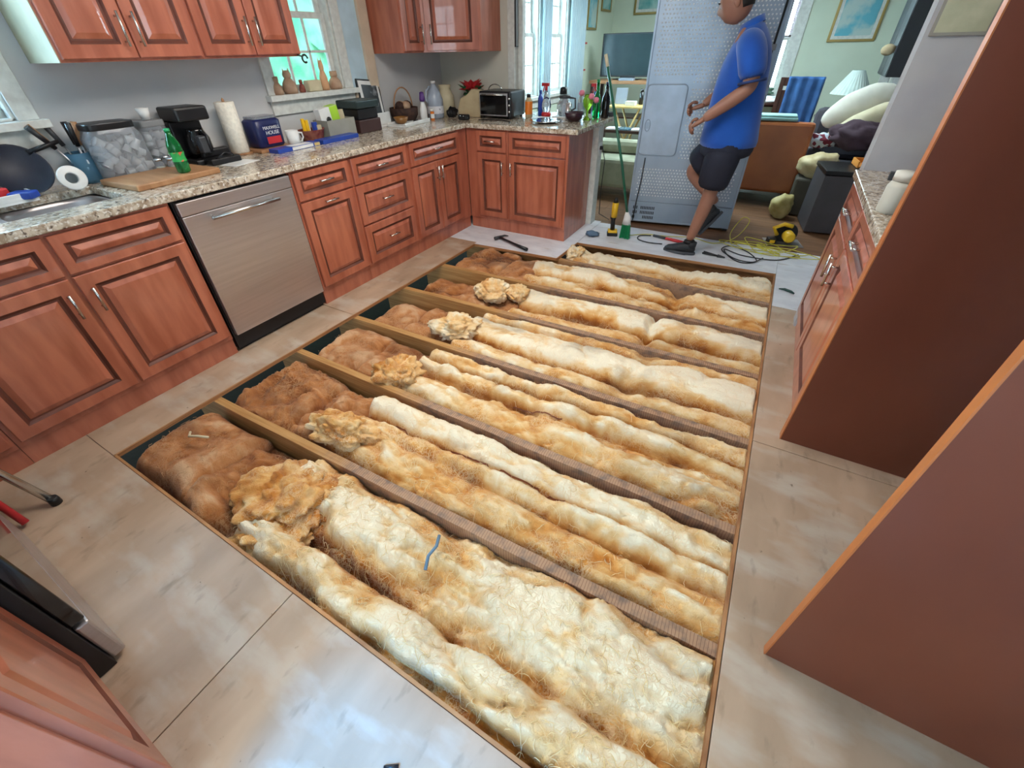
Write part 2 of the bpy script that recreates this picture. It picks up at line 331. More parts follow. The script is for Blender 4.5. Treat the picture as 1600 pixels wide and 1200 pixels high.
# far room: laminate boards laid one by one
ff = struct(MB().box(XW, .663, -.03, XR, YF, -.012).build('floor', [laminate])); ff['label'] = 'brown laminate floor of the room behind'
for i in range(27):
    for j in range(2):
        y = .663+i*.146; x0 = XW if j == 0 else 1.0+.5*((i*7) % 3)
        x1 = 1.0+.5*((i*7) % 3) if j == 0 else XR
        MB().box(x0+.0015, y+.0012, -.012, x1-.0015, min(y+.1448, YF), -.001+.0006*((i*5+j) % 2)).build('floor_plank', [laminate], ff)
struct(MB().box(-.9, -4.5, -.50, 3.7, 1.2, -.45).build('crawlspace_floor', [dirt]))
struct(MB().box(XW-.12, YN-.12, H, XR+.12, YF+.12, H+.08).build('ceiling', [ceilm]))
# walls, pieced around their openings
def wall(name, m, boxes):
    b = MB()
    for q in boxes: b.box(*q)
    return struct(b.build(name, [m]))
x0, x1 = XW-.12, XW
S1 = (-3.95, -2.665, 1.20, 2.10); S2 = (-1.27, -.66, 1.20, 2.10)
def holed(ax0, ax1, y0, y1, z1, holes):
    out = []; y = y0
    for (a, b, c, d) in holes:
        out.append((ax0, y, 0, ax1, a, z1)); out.append((ax0, a, 0, ax1, b, c)); out.append((ax0, a, d, ax1, b, z1)); y = b
    out.append((ax0, y, 0, ax1, y1, z1)); return out
wall('wall_left', wallm, holed(x0, x1, YN, YB+.12, H, [S1, S2]))
wall('wall_back', wallb, [(XW, YB, 0, .15, YB+.12, H)])
S6 = (-4.12, -3.10, 1.0, 2.1)  # opening for the added window, lets fill reach the left cabinets
wall('wall_right', walll, holed(XR, XR+.12, YN, YF, H, [S6]))
wall('wall_stub', walll, [(2.845, -.655, 0, XR, -.54, H)])
wall('wall_near', wallm, [(XW, YN-.12, 0, 1.68, YN, H), (1.68, YN-.12, 2.06, XR, YN, H), (3.38, YN-.12, 0, XR, YN, 2.06)])
D3 = (1.45, 2.02, .95, 2.15); D4 = (2.28, 2.80, .95, 2.15)
wall('wall_far_left', wallg, holed(-.42, -.30, YB+.12, YF, H, [D3, D4]))
wall('wall_far', wallg, [(-.42, YF, 0, 1.62, YF+.12, H), (1.62, YF, 0, 2.22, YF+.12, .84), (1.62, YF, 2.1, 2.22, YF+.12, H), (2.22, YF, 0, XR+.12, YF+.12, H)])
struct(MB().box(.15, .558, 0, 1.03, .66, .872).box(.98, .556, 0, 1.045, .68, .872).build('wall_pony', [paint], bevel=.004))
struct(MB().box(.10, YB-.02, .915, .17, YB+.14, H).build('trim_1', [paint], bevel=.004))
struct(MB().box(.172, .66, .94, .22, .72, H).build('trim_2', [paint], bevel=.004))
struct(MB().box(3.36, YF-.03, .0, 3.46, YF, H).box(XR-.03, 4.2, 0, XR, 4.3, H).build('trim_3', [paint], bevel=.004))
struct(MB().box(-.30, YF-.02, 0, XR, YF, .10).build('baseboard_far', [paint], bevel=.003))
# windows
def window(name, axis, plane, a0, a1, z0, z1, out, nx, nz, casing=.08, sill=True, mid=True):
    """glazed sash window; axis 'x' = wall normal along x. out = sign towards outside"""
    def B(b, a, c, z, A, Cc, Z):   # a..A along the wall, c..Cc depth (0 = room face, + = outside)
        if axis == 'x': b.box(plane+out*c, a, z, plane+out*Cc, A, Z)
        else: b.box(a, plane+out*c, z, A, plane+out*Cc, Z)
    b = MB(); cs = casing
    B(b, a0-cs, -.018, z0-.0, a0, 0, z1+cs); B(b, a1, -.018, z0-.0, a1+cs, 0, z1+cs); B(b, a0, -.018, z1, a1, 0, z1+cs)
    if sill: B(b, a0-cs-.02, -.06, z0-.035, a1+cs+.02, .02, z0); B(b, a0-cs, -.018, z0-.12, a1+cs, 0, z0-.035)
    for (p, q) in ((a0, a0+.015), (a1-.015, a1)): B(b, p, 0, z0, q, .12, z1)
    B(b, a0, 0, z1-.015, a1, .12, z1); B(b, a0, 0, z0, a1, .12, z0+.012)
    root = struct(b.build(name, [paint], bevel=.003))
    fr = MB(); s = .035; zm = (z0+z1)/2
    segs = [(z0+.012, zm+.015, .05), (zm-.015, z1-.015, .08)] if mid else [(z0+.012, z1-.015, .06)]
    for (za, zb, d) in segs:
        A0, A1 = a0+.015, a1-.015
        B(fr, A0, d, za, A0+s, d+.025, zb); B(fr, A1-s, d, za, A1, d+.025, zb); B(fr, A0+s, d, za, A1-s, d+.025, za+s); B(fr, A0+s, d, zb-s, A1-s, d+.025, zb)
        for i in range(1, nx): x = A0+(A1-A0)*i/nx; B(fr, x-.008, d+.004, za+s, x+.008, d+.02, zb-s)
        for i in range(1, nz): z = za+(zb-za)*i/nz; B(fr, A0+s, d+.004, z-.008, A1-s, d+.02, z+.008)
        g = MB(); B(g, A0+s, d+.010, za+s, A1-s, d+.013, zb-s); g.build('window_pane', [glass], root)
    fr.build('window_sash', [paint], root, bevel=.002)
    return root
window('window_1', 'x', XW, *S1, -1, 2, 2)
window('window_2', 'x', XW, *S2, -1, 3, 2)
window('window_3', 'x', -.30, *D3, -1, 2, 2, mid=True, casing=.07)
window('window_4', 'x', -.30, *D4, -1, 2, 2, mid=True, casing=.07)
window('window_5', 'y', YF, 1.62, 2.22, .84, 2.1, 1, 1, 1, mid=True, casing=.12)
window('window_added', 'x', XR, *S6, 1, 2, 2)  # unseen window, added as a source for the fill light
# pale recess strip and warm trim right of the counter window
struct(MB().box(XW, -.575, 1.17, XW+.006, -.40, H).build('trim_4', [mat('pale_blue_paint', (190, 214, 226), .6)]))
struct(MB().box(XW, -.40, 1.08, XW+.03, -.30, H).box(XW, -.575, 1.12, XW+.03, -.30, 1.17).build('trim_5', [mat('warm_white_paint', (210, 190, 166), .6)], bevel=.004))
# sliding glass door behind the camera
b = MB(); b.box(1.68, YN-.10, 0, 1.73, YN-.02, 2.06).box(3.33, YN-.10, 0, 3.38, YN-.02, 2.06).box(2.50, YN-.10, 0, 2.56, YN-.02, 2.06).box(1.68, YN-.10, 2.01, 3.38, YN-.02, 2.06).box(1.68, YN-.10, 0, 3.38, YN-.02, .03)
d1 = struct(b.build('door_1', [paint], bevel=.003))
# garden seen through the counter window and past the far room
def foliage(name, label, c, size, n=700):
    b = MB()
    for i in range(n):
        p = Vector([c[k]+rng.uniform(-.5, .5)*size[k] for k in range(3)]); a = rng.uniform(0, 6.28); t = rng.uniform(-.8, .8); s = rng.uniform(.08, .2)
        d1_ = Vector((cos(a), sin(a), t)).normalized()*s; d2_ = d1_.cross(Vector((0.3, .2, 1))).normalized()*s*.4
        b.add([p-d1_, p+d2_, p+d1_, p-d2_], [(0, 1, 2, 3)])
    core = MB().ell(c, size[0]*.42, size[1]*.5, size[2]*.5, 20, 14, fn=lambda d: 1+.12*noise.noise(d*4))
    t = thing(name, label, 'shrub', (c[0], c[1], c[2]-size[2]/2)); off = Vector(t.location)
    for q in (b, core): q.v = [tuple(Vector(p)-off) for p in q.v]
    b.build('foliage', [hedge], t, fix=False)['kind'] = 'stuff'; core.build('inner_foliage', [hedge], t)
foliage('garden_shrub', 'bright green sunlit shrub outside the window over the counter', (-3.6, .2, 1.5), (2.0, 5.0, 4.0))

# ---------------------------------------------------------------- cabinets
def raised(name, x0, z0, w, h, parent, drawer=False, t=.02, loc=None):
    """raised-panel front: stiles and rails, glazed groove, bevelled field"""
    fr = min(.058, h*.27, w*.27); b = MB(); loops = []
    ins = [(0, 0), (0, -t+.003), (.003, -t), (fr-.006, -t), (fr, -t+.004), (fr+.006, -t+.010), (fr+.014, -t+.010), (fr+.034, -t+.001), (fr+.036, -t+.0005)]
    for d, y in ins: loops.append([(x0+d, y, z0+d), (x0+w-d, y, z0+d), (x0+w-d, y, z0+h-d), (x0+d, y, z0+h-d)])
    v = [p for l in loops for p in l]; mi = [0, 0, 0, 1, 1, 1, 0, 0]
    for i in range(len(loops)-1): b.add(loops[i]+loops[i+1], [(k, (k+1) % 4, 4+(k+1) % 4, 4+k) for k in range(4)], mi[i])
    b.add(loops[-1], [(0, 1, 2, 3)], 0); b.add(loops[0], [(3, 2, 1, 0)], 0)
    return b.build(name, [cherry, glaze], parent)
def handle(parent, x, z, L, vertical, y=-.02):
    b = MB(); r = .0055
    if vertical:
        b.tube([(x, y-.028, z-L/2), (x, y-.028, z+L/2)], r, 8)
        for q in (-1, 1): b.tube([(x, y, z+q*L*.36), (x, y-.028, z+q*L*.36)], r*.8, 6)
    else:
        b.tube([(x-L/2, y-.028, z), (x+L/2, y-.028, z)], r, 8)
        for q in (-1, 1): b.tube([(x+q*L*.36, y, z), (x+q*L*.36, y-.028, z)], r*.8, 6)
    return b.build('handle', [nickel], parent)
def cabinet(name, label, loc, rz, w, fronts, depth=.60, h=.876, base=.10, cat='cabinet', group=None, side=None, low=None):
    t = thing(name, label, cat, loc, rz, group)
    bb = MB().box(0, 0, base, w, depth, h)
    if low: bb = MB().box(0, 0, base, w, depth, low).box(0, 0, low, w, .02, h)
    bb.build('cabinet_body', [cherry if side is None else side], t, bevel=.0015)
    MB().box(0, .012, 0, w, depth, base-.001).build('toe_kick', [cherry], t)
    for (kind, x, z, fw_, fh, hd) in fronts:
        o = raised('door' if kind == 'd' else 'drawer_front', x, z, fw_, fh, t)
        if hd: handle(o, hd[0], hd[1], .11 if hd[2] else .10, hd[2])
    return t
G = .012
zt0, zt1, zd0, zd1 = .70, .862, .13, .688
LR = R(90)
# left run (faces +x): origin x = 0, local x runs along +y
cabinet('sink_base_cabinet', 'cherry sink cabinet with two wide doors and false drawer fronts, left of the dishwasher', (0, -3.46, 0), LR, .955,
    [('d', .015, zd0, .452, zd1-zd0, (.43, .58, True)), ('d', .483, zd0, .457, zd1-zd0, (.515, .58, True)),
     ('f', .015, zt0, .452, zt1-zt0, None), ('f', .483, zt0, .457, zt1-zt0, None)], low=.60)
cabinet('base_cabinet', 'narrow cherry filler cabinet in the left corner beside the oven', (0, -3.655, 0), LR, .193, [('d', .01, zd0, .172, zd1-zd0, None), ('f', .01, zt0, .172, zt1-zt0, None)])
cabinet('base_cabinet', 'cherry cabinet with one drawer above one door, right of the dishwasher', (0, -1.838, 0), LR, .448,
    [('f', .012, zt0, .424, zt1-zt0, (.224, .79, False)), ('d', .012, zd0, .424, zd1-zd0, (.224, .665, False))])
cabinet('drawer_cabinet', 'cherry cabinet with a stack of three drawers with bar pulls', (0, -1.388, 0), LR, .568,
    [('f', .012, zt0, .544, zt1-zt0, (.272, .785, False)), ('f', .012, .42, .544, .268, (.272, .56, False)), ('f', .012, .13, .544, .278, (.272, .28, False))])
cabinet('base_cabinet', 'cherry corner cabinet with one drawer above two narrow doors', (0, -.818, 0), LR, .815,
    [('f', .03, zt0, .64, zt1-zt0, (.35, .785, False)), ('d', .03, zd0, .315, zd1-zd0, (.325, .60, True)), ('d', .352, zd0, .318, zd1-zd0, (.375, .60, True))])
# peninsula (faces -y)
cabinet('base_cabinet', 'slim cherry peninsula cabinet with small drawer and narrow door', (.003, 0, 0), 0, .43,
    [('f', .115, zt0, .30, zt1-zt0, (.265, .785, False)), ('d', .115, zd0, .30, zd1-zd0, (.385, .575, True))], depth=.545)
cabinet('base_cabinet', 'cherry cabinet at the end of the peninsula with wide drawer front and wide door', (.435, 0, 0), 0, .558,
    [('f', .012, zt0, .525, zt1-zt0, None), ('d', .012, zd0, .525, zd1-zd0, (.04, .575, True))], depth=.545)
# near run (faces +y)
cabinet('base_cabinet', 'cherry cabinet in the near left corner of the floor, next to the oven', (1.652, -3.70, 0), PI, .46,
    [('d', .012, zd0, .436, zd1-zd0, None), ('f', .012, zt0, .436, zt1-zt0, None)])
# right run (faces -x): local x runs along -y
RR = R(-90)
cabinet('base_cabinet', 'cherry cabinet on the right with two doors and two drawers under the short counter', (2.845, -.662, 0), RR, 1.05,
    [('f', .02, zt0, .50, zt1-zt0, (.30, .785, False)), ('f', .53, zt0, .50, zt1-zt0, (.78, .785, False)),
     ('d', .02, zd0, .50, zd1-zd0, (.47, .58, True)), ('d', .53, zd0, .50, zd1-zd0, (.58, .58, True))], depth=.59)
# tall side panels of the empty refrigerator bay
def tallpanel(label, y0, y1, x1=3.42):
    t = thing('refrigerator_side_panel', label, 'panel', (2.815, y0, 0))
    MB().box(.004, 0, 0, x1-2.815, y1-y0, 2.30).build('panel_board', [panel_shaded], t, bevel=.001)
    MB().box(0, -.0005, 0, .0038, y1-y0+.0005, 2.30).build('edge_band', [edgew], t)
tallpanel('tall cherry panel, shade in its colour, standing against the end of the right hand counter', -1.755, -1.735+.019)
tallpanel('tall cherry panel nearest the camera, cutting across the lower right corner', -2.712, -2.690)
# wall cabinets
def wallcab(name, label, loc, rz, w, doors, depth=.32, h=.86, sidemat=None):
    t = thing(name, label, 'cabinet', loc, rz)
    MB().box(0, 0, 0, w, depth, h).build('cabinet_body', [cherry], t, bevel=.0015)
    for (x, dw, hx) in doors:
        o = raised('door', x, .012, dw, h-.024, t)
        if hx is not None: handle(o, hx, .12, .13, True)
    if sidemat: MB().box(-.004, 0, 0, -.0005, depth, h).build('side_panel', [sidemat], t)
    return t
ZU = 1.415
wallcab('wall_cabinet', 'four door cherry wall cabinet, left pair of doors, pale end panel', (-.355, -2.50, ZU), LR, .618, [(.008, .298, .275), (.312, .298, .338)], sidemat=cream_side)
wallcab('wall_cabinet', 'cherry wall cabinet with two doors ending beside the counter window', (-.355, -1.88, ZU), LR, .618, [(.008, .298, .275), (.312, .298, .338)])
wallcab('wall_cabinet', 'narrow cherry wall cabinet just right of the counter window', (-.355, -.275, ZU), LR, .25, [(.008, .234, .21)])
# corner cabinet with a diagonal door
t = thing('wall_cabinet', 'cherry corner wall cabinet with a diagonal door and dark end above the toaster oven', 'cabinet', (0, 0, ZU))
MB().prism([(-.355, -.022), (.02, .30), (.02, YB-.002), (XW+.002, YB-.002), (XW+.002, -.022)], 0, .86).build('cabinet_body', [cherry], t, bevel=.0015)
e = thing('door_hinge_axis', None, None)
dlen = math.hypot(.375, .322); da = math.atan2(.322, .375)
def baked(o, M): o.data.transform(M); return o
M = Matrix.Translation((-.355, -.022, 0)) @ Matrix.Rotation(da, 4, 'Z')
bpy.data.objects.remove(e)
o = baked(raised('door', .03, .012, dlen-.06, .836, t), M); baked(handle(o, .07, .12, .13, True), M)

# ---------------------------------------------------------------- counters
def gridslab(name, xs, ys, keep, z0, z1, m, parent=None, bevel=.006):
    b = bmesh.new(); V = {}
    def vt(i, j, z):
        k = (i, j, z)
        if k not in V: V[k] = b.verts.new((xs[i], ys[j], z))
        return V[k]
    nx, ny = len(xs)-1, len(ys)-1; K = lambda i, j: 0 <= i < nx and 0 <= j < ny and keep(i, j)
    for i in range(nx):
        for j in range(ny):
            if not K(i, j): continue
            b.faces.new([vt(i, j, z1), vt(i+1, j, z1), vt(i+1, j+1, z1), vt(i, j+1, z1)]); b.faces.new([vt(i, j+1, z0), vt(i+1, j+1, z0), vt(i+1, j, z0), vt(i, j, z0)])
            for (di, dj, a, c) in ((-1, 0, (i, j+1), (i, j)), (1, 0, (i+1, j), (i+1, j+1)), (0, -1, (i, j), (i+1, j)), (0, 1, (i+1, j+1), (i, j+1))):
                if not K(i+di, j+dj): b.faces.new([vt(*a, z0), vt(*c, z0), vt(*c, z1), vt(*a, z1)])
    me = bpy.data.meshes.new(name); b.to_mesh(me); b.free(); me.materials.append(m); o = bpy.data.objects.new(name, me); COL.objects.link(o)
    if parent: o.parent = parent
    if bevel: q = o.modifiers.new('bevel', 'BEVEL'); q.width = bevel; q.segments = 3; q.limit_method = 'ANGLE'; q.angle_limit = R(40)
    return o
Z0, ZC = .8765, .914
SX0, SX1, SY0, SY1 = -.50, -.13, -3.34, -2.60
xs = [XW+.002, SX0, SX1, .032, 1.075]; ys = [-3.655, SY0, SY1, -.032, YB-.002, .94]
def kc(i, j):
    if i == 1 and j == 1: return False
    if i <= 2: return j <= 3 or (j == 4 and False)
    return j == 3 or (j == 4)
xs2 = [XW+.002, SX0, SX1, .032, .175, 1.075]
def kc2(i, j):
    if i == 1 and j == 1: return False
    if i <= 2: return j <= 3
    if i == 3: return j == 3
    return j in (3, 4)
ct = gridslab('countertop', xs2, ys, kc2, Z0, ZC, granite); tag(ct, 'speckled beige granite worktop running along the left wall and around the peninsula', 'countertop')
ct2 = gridslab('countertop', [2.812, 3.45], [-1.713, -.66], lambda i, j: True, Z0, ZC, granite); tag(ct2, 'short granite worktop on the right between grey wall and dark panel', 'countertop')
ct3 = gridslab('countertop', [1.18, 1.67], [-4.31, -3.67], lambda i, j: True, Z0, ZC, granite); tag(ct3, 'granite worktop piece over the near left cabinet', 'countertop')
ct4 = gridslab('countertop', [XW+.002, .41], [-4.31, -3.66], lambda i, j: True, Z0, ZC, granite); tag(ct4, 'granite worktop piece in the corner beside the oven', 'countertop')
# sink: two bowls hung in the cut-out
t = thing('kitchen_sink', 'stainless undermount double bowl sink in the granite worktop', 'sink', (0, 0, ZC))
def bowl(y0, y1, z):
    n = 9; rings = []; v = []; f = []; m = 32
    def rr(s, zz):
        out = []; hx, hy = (SX1-SX0)/2+.006, (y1-y0)/2; cx, cy = (SX0+SX1)/2, (y0+y1)/2; rad = .06
        for k in range(m):
            a = 2*PI*k/m; q = 5; dx = abs(cos(a))**(2/q)*np.sign(cos(a)); dy = abs(sin(a))**(2/q)*np.sign(sin(a))
            out.append((cx+dx*hx*s, cy+dy*hy*s, zz))
        return out
    prof = [(1.03, -.040), (1.0, -.042), (.985, -.06), (.97, -.15), (.93, -.185), (.80, -.2), (.12, -.206), (.1, -.212)]
    L = [rr(s, zz) for s, zz in prof]; b = MB()
    for i in range(len(L)-1): b.add(L[i]+L[i+1], [(k, (k+1) % m, m+(k+1) % m, m+k) for k in range(m)], 0, True)
    b.add(L[-1], [tuple(range(m))]); return b
b = bowl(SY0+.004, -3.02, 0); b.build('sink_bowl', [steel], t); bowl(-2.985, SY1-.004, 0).build('sink_bowl', [steel], t)
MB().box(SX0, -3.022, -.06, SX1, -2.983, -.030).build('sink_divider', [steel], t, bevel=.008)
fb = MB().lathe([(.026, 0), (.026, .01), (.016, .02), (.014, .12)], 14, (-.575, -3.0, .0)).tube([(-.575, -3.0, .11), (-.575, -3.0, .26), (-.55, -3.0, .33), (-.48, -3.0, .355), (-.40, -3.0, .33), (-.385, -3.0, .27)], .012, 10)
q = fb.build('faucet', [chrome], None); q.location = (0, 0, ZC); tag(q, 'chrome gooseneck faucet behind the sink bowls', 'faucet')

# ---------------------------------------------------------------- dishwasher
t = thing('dishwasher', 'stainless steel dishwasher with a bar handle built in under the worktop', 'dishwasher', (0, -2.495, 0), LR)
MB().box(.004, .01, .02, .648, .58, .870).build('tub', [blackp], t)
MB().box(.012, -.024, .115, .640, .008, .795).box(.012, -.024, .797, .640, .008, .862).build('door', [steel], t, bevel=.004)
b = MB().tube([(.13, -.056, .765), (.52, -.056, .765)], .0095, 10)
for x in (.15, .50): b.tube([(x, -.022, .765), (x, -.056, .765)], .007, 8)
b.build('handle', [nickel], t)
MB().box(.012, .03, .0, .640, .05, .110).build('toe_kick', [blackp], t)

# ---------------------------------------------------------------- oven in the near left corner
t = thing('range_oven', 'black and stainless range with long bar handle at the left edge', 'oven', (1.178, -3.655, 0), PI)
MB().box(0, 0, .0, .762, .62, .90).build('oven_body', [blackp], t, bevel=.003)
MB().box(.006, -.035, .22, .756, -.002, .74).build('oven_door', [blackg], t, bevel=.004)
MB().box(.006, -.035, .02, .756, -.002, .205).build('storage_drawer', [steel], t, bevel=.006)
MB().box(.006, -.03, .752, .756, -.002, .895).build('control_panel', [steel], t, bevel=.006)
b = MB().tube([(.05, -.085, .70), (.712, -.085, .70)], .0135, 12)
for x in (.07, .69): b.tube([(x, -.034, .70), (x, -.085, .70)], .010, 8)
b.build('handle', [chrome], t)
for x in (.13, .27, .49, .63): MB().lathe([(.02, 0), (.02, .012), (.016, .028)], 14, M=Matrix.Translation((x, -.03, .82)) @ Matrix.Rotation(R(90), 4, 'X')).build('knob', [blackp], t)
MB().box(0, 0, .9005, .762, .62, .912).build('cooktop', [blackg], t, bevel=.002)
for i, (x, y, r) in enumerate([(.2, .17, .10), (.56, .17, .08), (.2, .45, .08), (.56, .45, .10)]):
    b = MB()
    for k in range(2): b.tube([(x+(r-.02*k)*cos(a), y+(r-.02*k)*sin(a), .9135) for a in np.linspace(0, 2*PI, 25)], .002, 5, caps=False)
    b.build('burner_ring', [grey], t)
# folding step stool: one aluminium leg enters the frame at the left
t = thing('step_stool', 'aluminium leg of a folded step stool resting on the floor at the left edge', 'step stool', (0, 0, 0))
for dy in (0, .05):
    a = Vector((.335, -3.50-dy*.0, .0))
MB().tube([(.33, -3.505, .015), (.17, -3.585, .30), (.03, -3.625, .56)], .014, 10).build('leg', [nickel], t)
MB().lathe([(.018, 0), (.018, .02), (.016, .035)], 12, (.335, -3.503, .001)).build('foot_cap', [blackp], t)
MB().tube([(.36, -3.60, .015), (.20, -3.635, .30), (.07, -3.64, .56)], .012, 10).build('leg', [redp], t)
MB().tube([(.17, -3.585, .30), (.20, -3.635, .30)], .01, 8).build('cross_bar', [nickel], t)

# ---------------------------------------------------------------- joists and cut edges of the opening
ZJ = -T-.001
def drop(x, y, z=ZJ):   # same sight line, lowered from the floor surface to height z
    k = (CP.z-z)/CP.z; return CP.x+(x-CP.x)*k, CP.y+(y-CP.y)*k
JL = [(.23, -2.82), (.26, -2.32), (.28, -1.87), (.29, -1.38), (.30, -.91), (1.11, -.36)]
JR = [(2.71, -2.77), (2.71, -2.33), (2.70, -1.84), (2.71, -1.31), (2.72, -.86), (2.73, -.42)]
names_ = ['nearest joist, its left half black with shadowed tar paper', 'second joist from the camera, tan on the left and weathered on the right',
    'third joist from the camera, passing behind the curled yellow batt', 'fourth joist from the camera, bare tan at the left', 'fifth joist, second from the peninsula, fresh tan at the left',
    'farthest joist, running into the notch beside the hammer']
JY = []
for i, (a, c) in enumerate(zip(JL, JR)):
    a = drop(*a); c = drop(*c); ang = math.atan2(c[1]-a[1], c[0]-a[0]); L0 = a[0]-.16 if i < 5 else .12; L1 = 2.92
    yl = a[1]+(L0-a[0])*math.tan(ang); LL = (L1-L0)/cos(ang); w = .040
    b = MB(); n = 40
    pts = []
    for k in range(n+1):
        x = LL*k/n; jit = .003*noise.noise(Vector((x*3, i*7.3, 0))); zt = .0015*noise.noise(Vector((x*9, i*3.1, 5)))
        pts.append([(x, -w/2+jit, -.235), (x, w/2+jit, -.235), (x, w/2+jit, zt), (x, -w/2+jit, zt)])
    for k in range(n): b.add(pts[k]+pts[k+1], [(m_, (m_+1) % 4, 4+(m_+1) % 4, 4+m_) for m_ in range(4)])
    b.add(pts[0], [(0, 1, 2, 3)]); b.add(pts[-1], [(3, 2, 1, 0)])
    o = b.build('floor_joist', [lumber], None, bevel=.0015); o.location = (L0, yl, ZJ); o.rotation_euler = (0, 0, ang)
    tag(o, ('wooden floor '+names_[i])[:110], 'joist', 'floor joists crossing the opening')
    JY.append((L0, yl, ang))
def jy(i, x):
    L0, yl, ang = JY[i]; return yl+(x-L0)*math.tan(ang)
# outer framing under the cut edges
rim = mat('rim_lumber', (150, 104, 60), .75, rgb2=(112, 72, 40), scale=4, stretch=(2, 2, 12), bump=.2)
tag(MB().box(.10, -3.34, -.256, 2.92, -3.285, ZJ).build('rim_board', [rim], bevel=.002), 'wooden board under the near cut edge of the floor', 'board')
tag(MB().box(1.12, .145, -.256, 2.92, .185, ZJ).build('rim_board', [rim], bevel=.002), 'wide brown board under the far cut edge below the shoe', 'board')
tag(MB().box(2.745, -3.28, -.256, 2.785, .14, -.236).build('rim_board', [rim], bevel=.002), 'low ledger board beneath the right cut edge', 'board')
# raw plywood edge strips around the opening (the cut face of the floor)
b = MB(); P = OP
cc = (1.5, -1.7)
for i in range(6):
    p, q = Vector(P[i]), Vector(P[(i+1) % 6]); d = (q-p).normalized(); nrm = Vector((-d.y, d.x))
    if i == 5: pass
    mid = (p+q)/2; inn = nrm if i in (1, 3) or True else nrm
    # the opening lies to the right of the walk 0-1-2-3-4-5
    inn = Vector((d.y, -d.x))
    A = [(p.x, p.y), (q.x, q.y), (q.x+inn.x*.010, q.y+inn.y*.010), (p.x+inn.x*.010, p.y+inn.y*.010)]
    b.prism(A, -T, -.0008)
struct(b.build('trim_6', [plyedge]))
MBe = MB().box(-.02, 0, 0, .02, .3, .01)

# ---------------------------------------------------------------- insulation
def vnoise(x, y, seed):
    xi = np.floor(x).astype(np.int64); yi = np.floor(y).astype(np.int64); fx = x-xi; fy = y-yi
    def h(a, b):
        n = (a*374761393+b*668265263+seed*974634777) & 0xffffffff; n = ((n ^ (n >> 13))*1274126177) & 0xffffffff; return ((n ^ (n >> 16)) & 0xffff)/65535.
    u = fx*fx*fx*(fx*(fx*6-15)+10); v = fy*fy*fy*(fy*(fy*6-15)+10)
    return (h(xi, yi)*(1-u)+h(xi+1, yi)*u)*(1-v)+(h(xi, yi+1)*(1-u)+h(xi+1, yi+1)*u)*v
def fbm(x, y, seed, o=5, g=.55):
    s = 0; a = 1; t = 0
    for k in range(o): s = s+a*(vnoise(x*2**k, y*2**k, seed+k*17)-.5); t += a; a *= g
    return s/t*2
def ridged(x, y, seed, o=4):
    s = 0; a = 1; t = 0
    for k in range(o): s = s+a*(1-np.abs(vnoise(x*2**k, y*2**k, seed+k*29)*2-1)); t += a; a *= .55
    return s/t
def field(name, X, Y, Z, tone, dust, m, label=None, group=None, parent=None, base=-.20):
    ny, nx = X.shape; V = np.stack([X, Y, Z], -1).reshape(-1, 3)
    idx = np.arange(nx*ny).reshape(ny, nx); F = np.stack([idx[:-1, :-1], idx[:-1, 1:], idx[1:, 1:], idx[1:, :-1]], -1).reshape(-1, 4)
    # skirt and underside, so that the batt is solid
    ring = np.concatenate([idx[0, :], idx[1:, -1], idx[-1, -2::-1], idx[-2:0:-1, 0]]); R0 = len(V); VB = V[ring].copy(); VB[:, 2] = base
    V2 = np.concatenate([V, VB]); n = len(ring); k = np.arange(n); S_ = np.stack([ring, R0+k, R0+(k+1) % n, ring[(k+1) % n]], -1)
    me = bpy.data.meshes.new(name); me.from_pydata(V2.tolist(), [], F.tolist()+S_.tolist()+[list(range(R0+n-1, R0-1, -1))]); me.materials.append(m)
    me.polygons.foreach_set('use_smooth', [True]*len(me.polygons))
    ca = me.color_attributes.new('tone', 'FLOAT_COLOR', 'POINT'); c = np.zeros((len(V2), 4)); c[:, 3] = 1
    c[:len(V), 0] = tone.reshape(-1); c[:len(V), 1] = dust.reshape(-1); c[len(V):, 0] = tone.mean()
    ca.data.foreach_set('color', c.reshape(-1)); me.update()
    o = bpy.data.objects.new(name, me); COL.objects.link(o)
    if parent: o.parent = parent
    if label: tag(o, label, 'insulation', group)
    return o
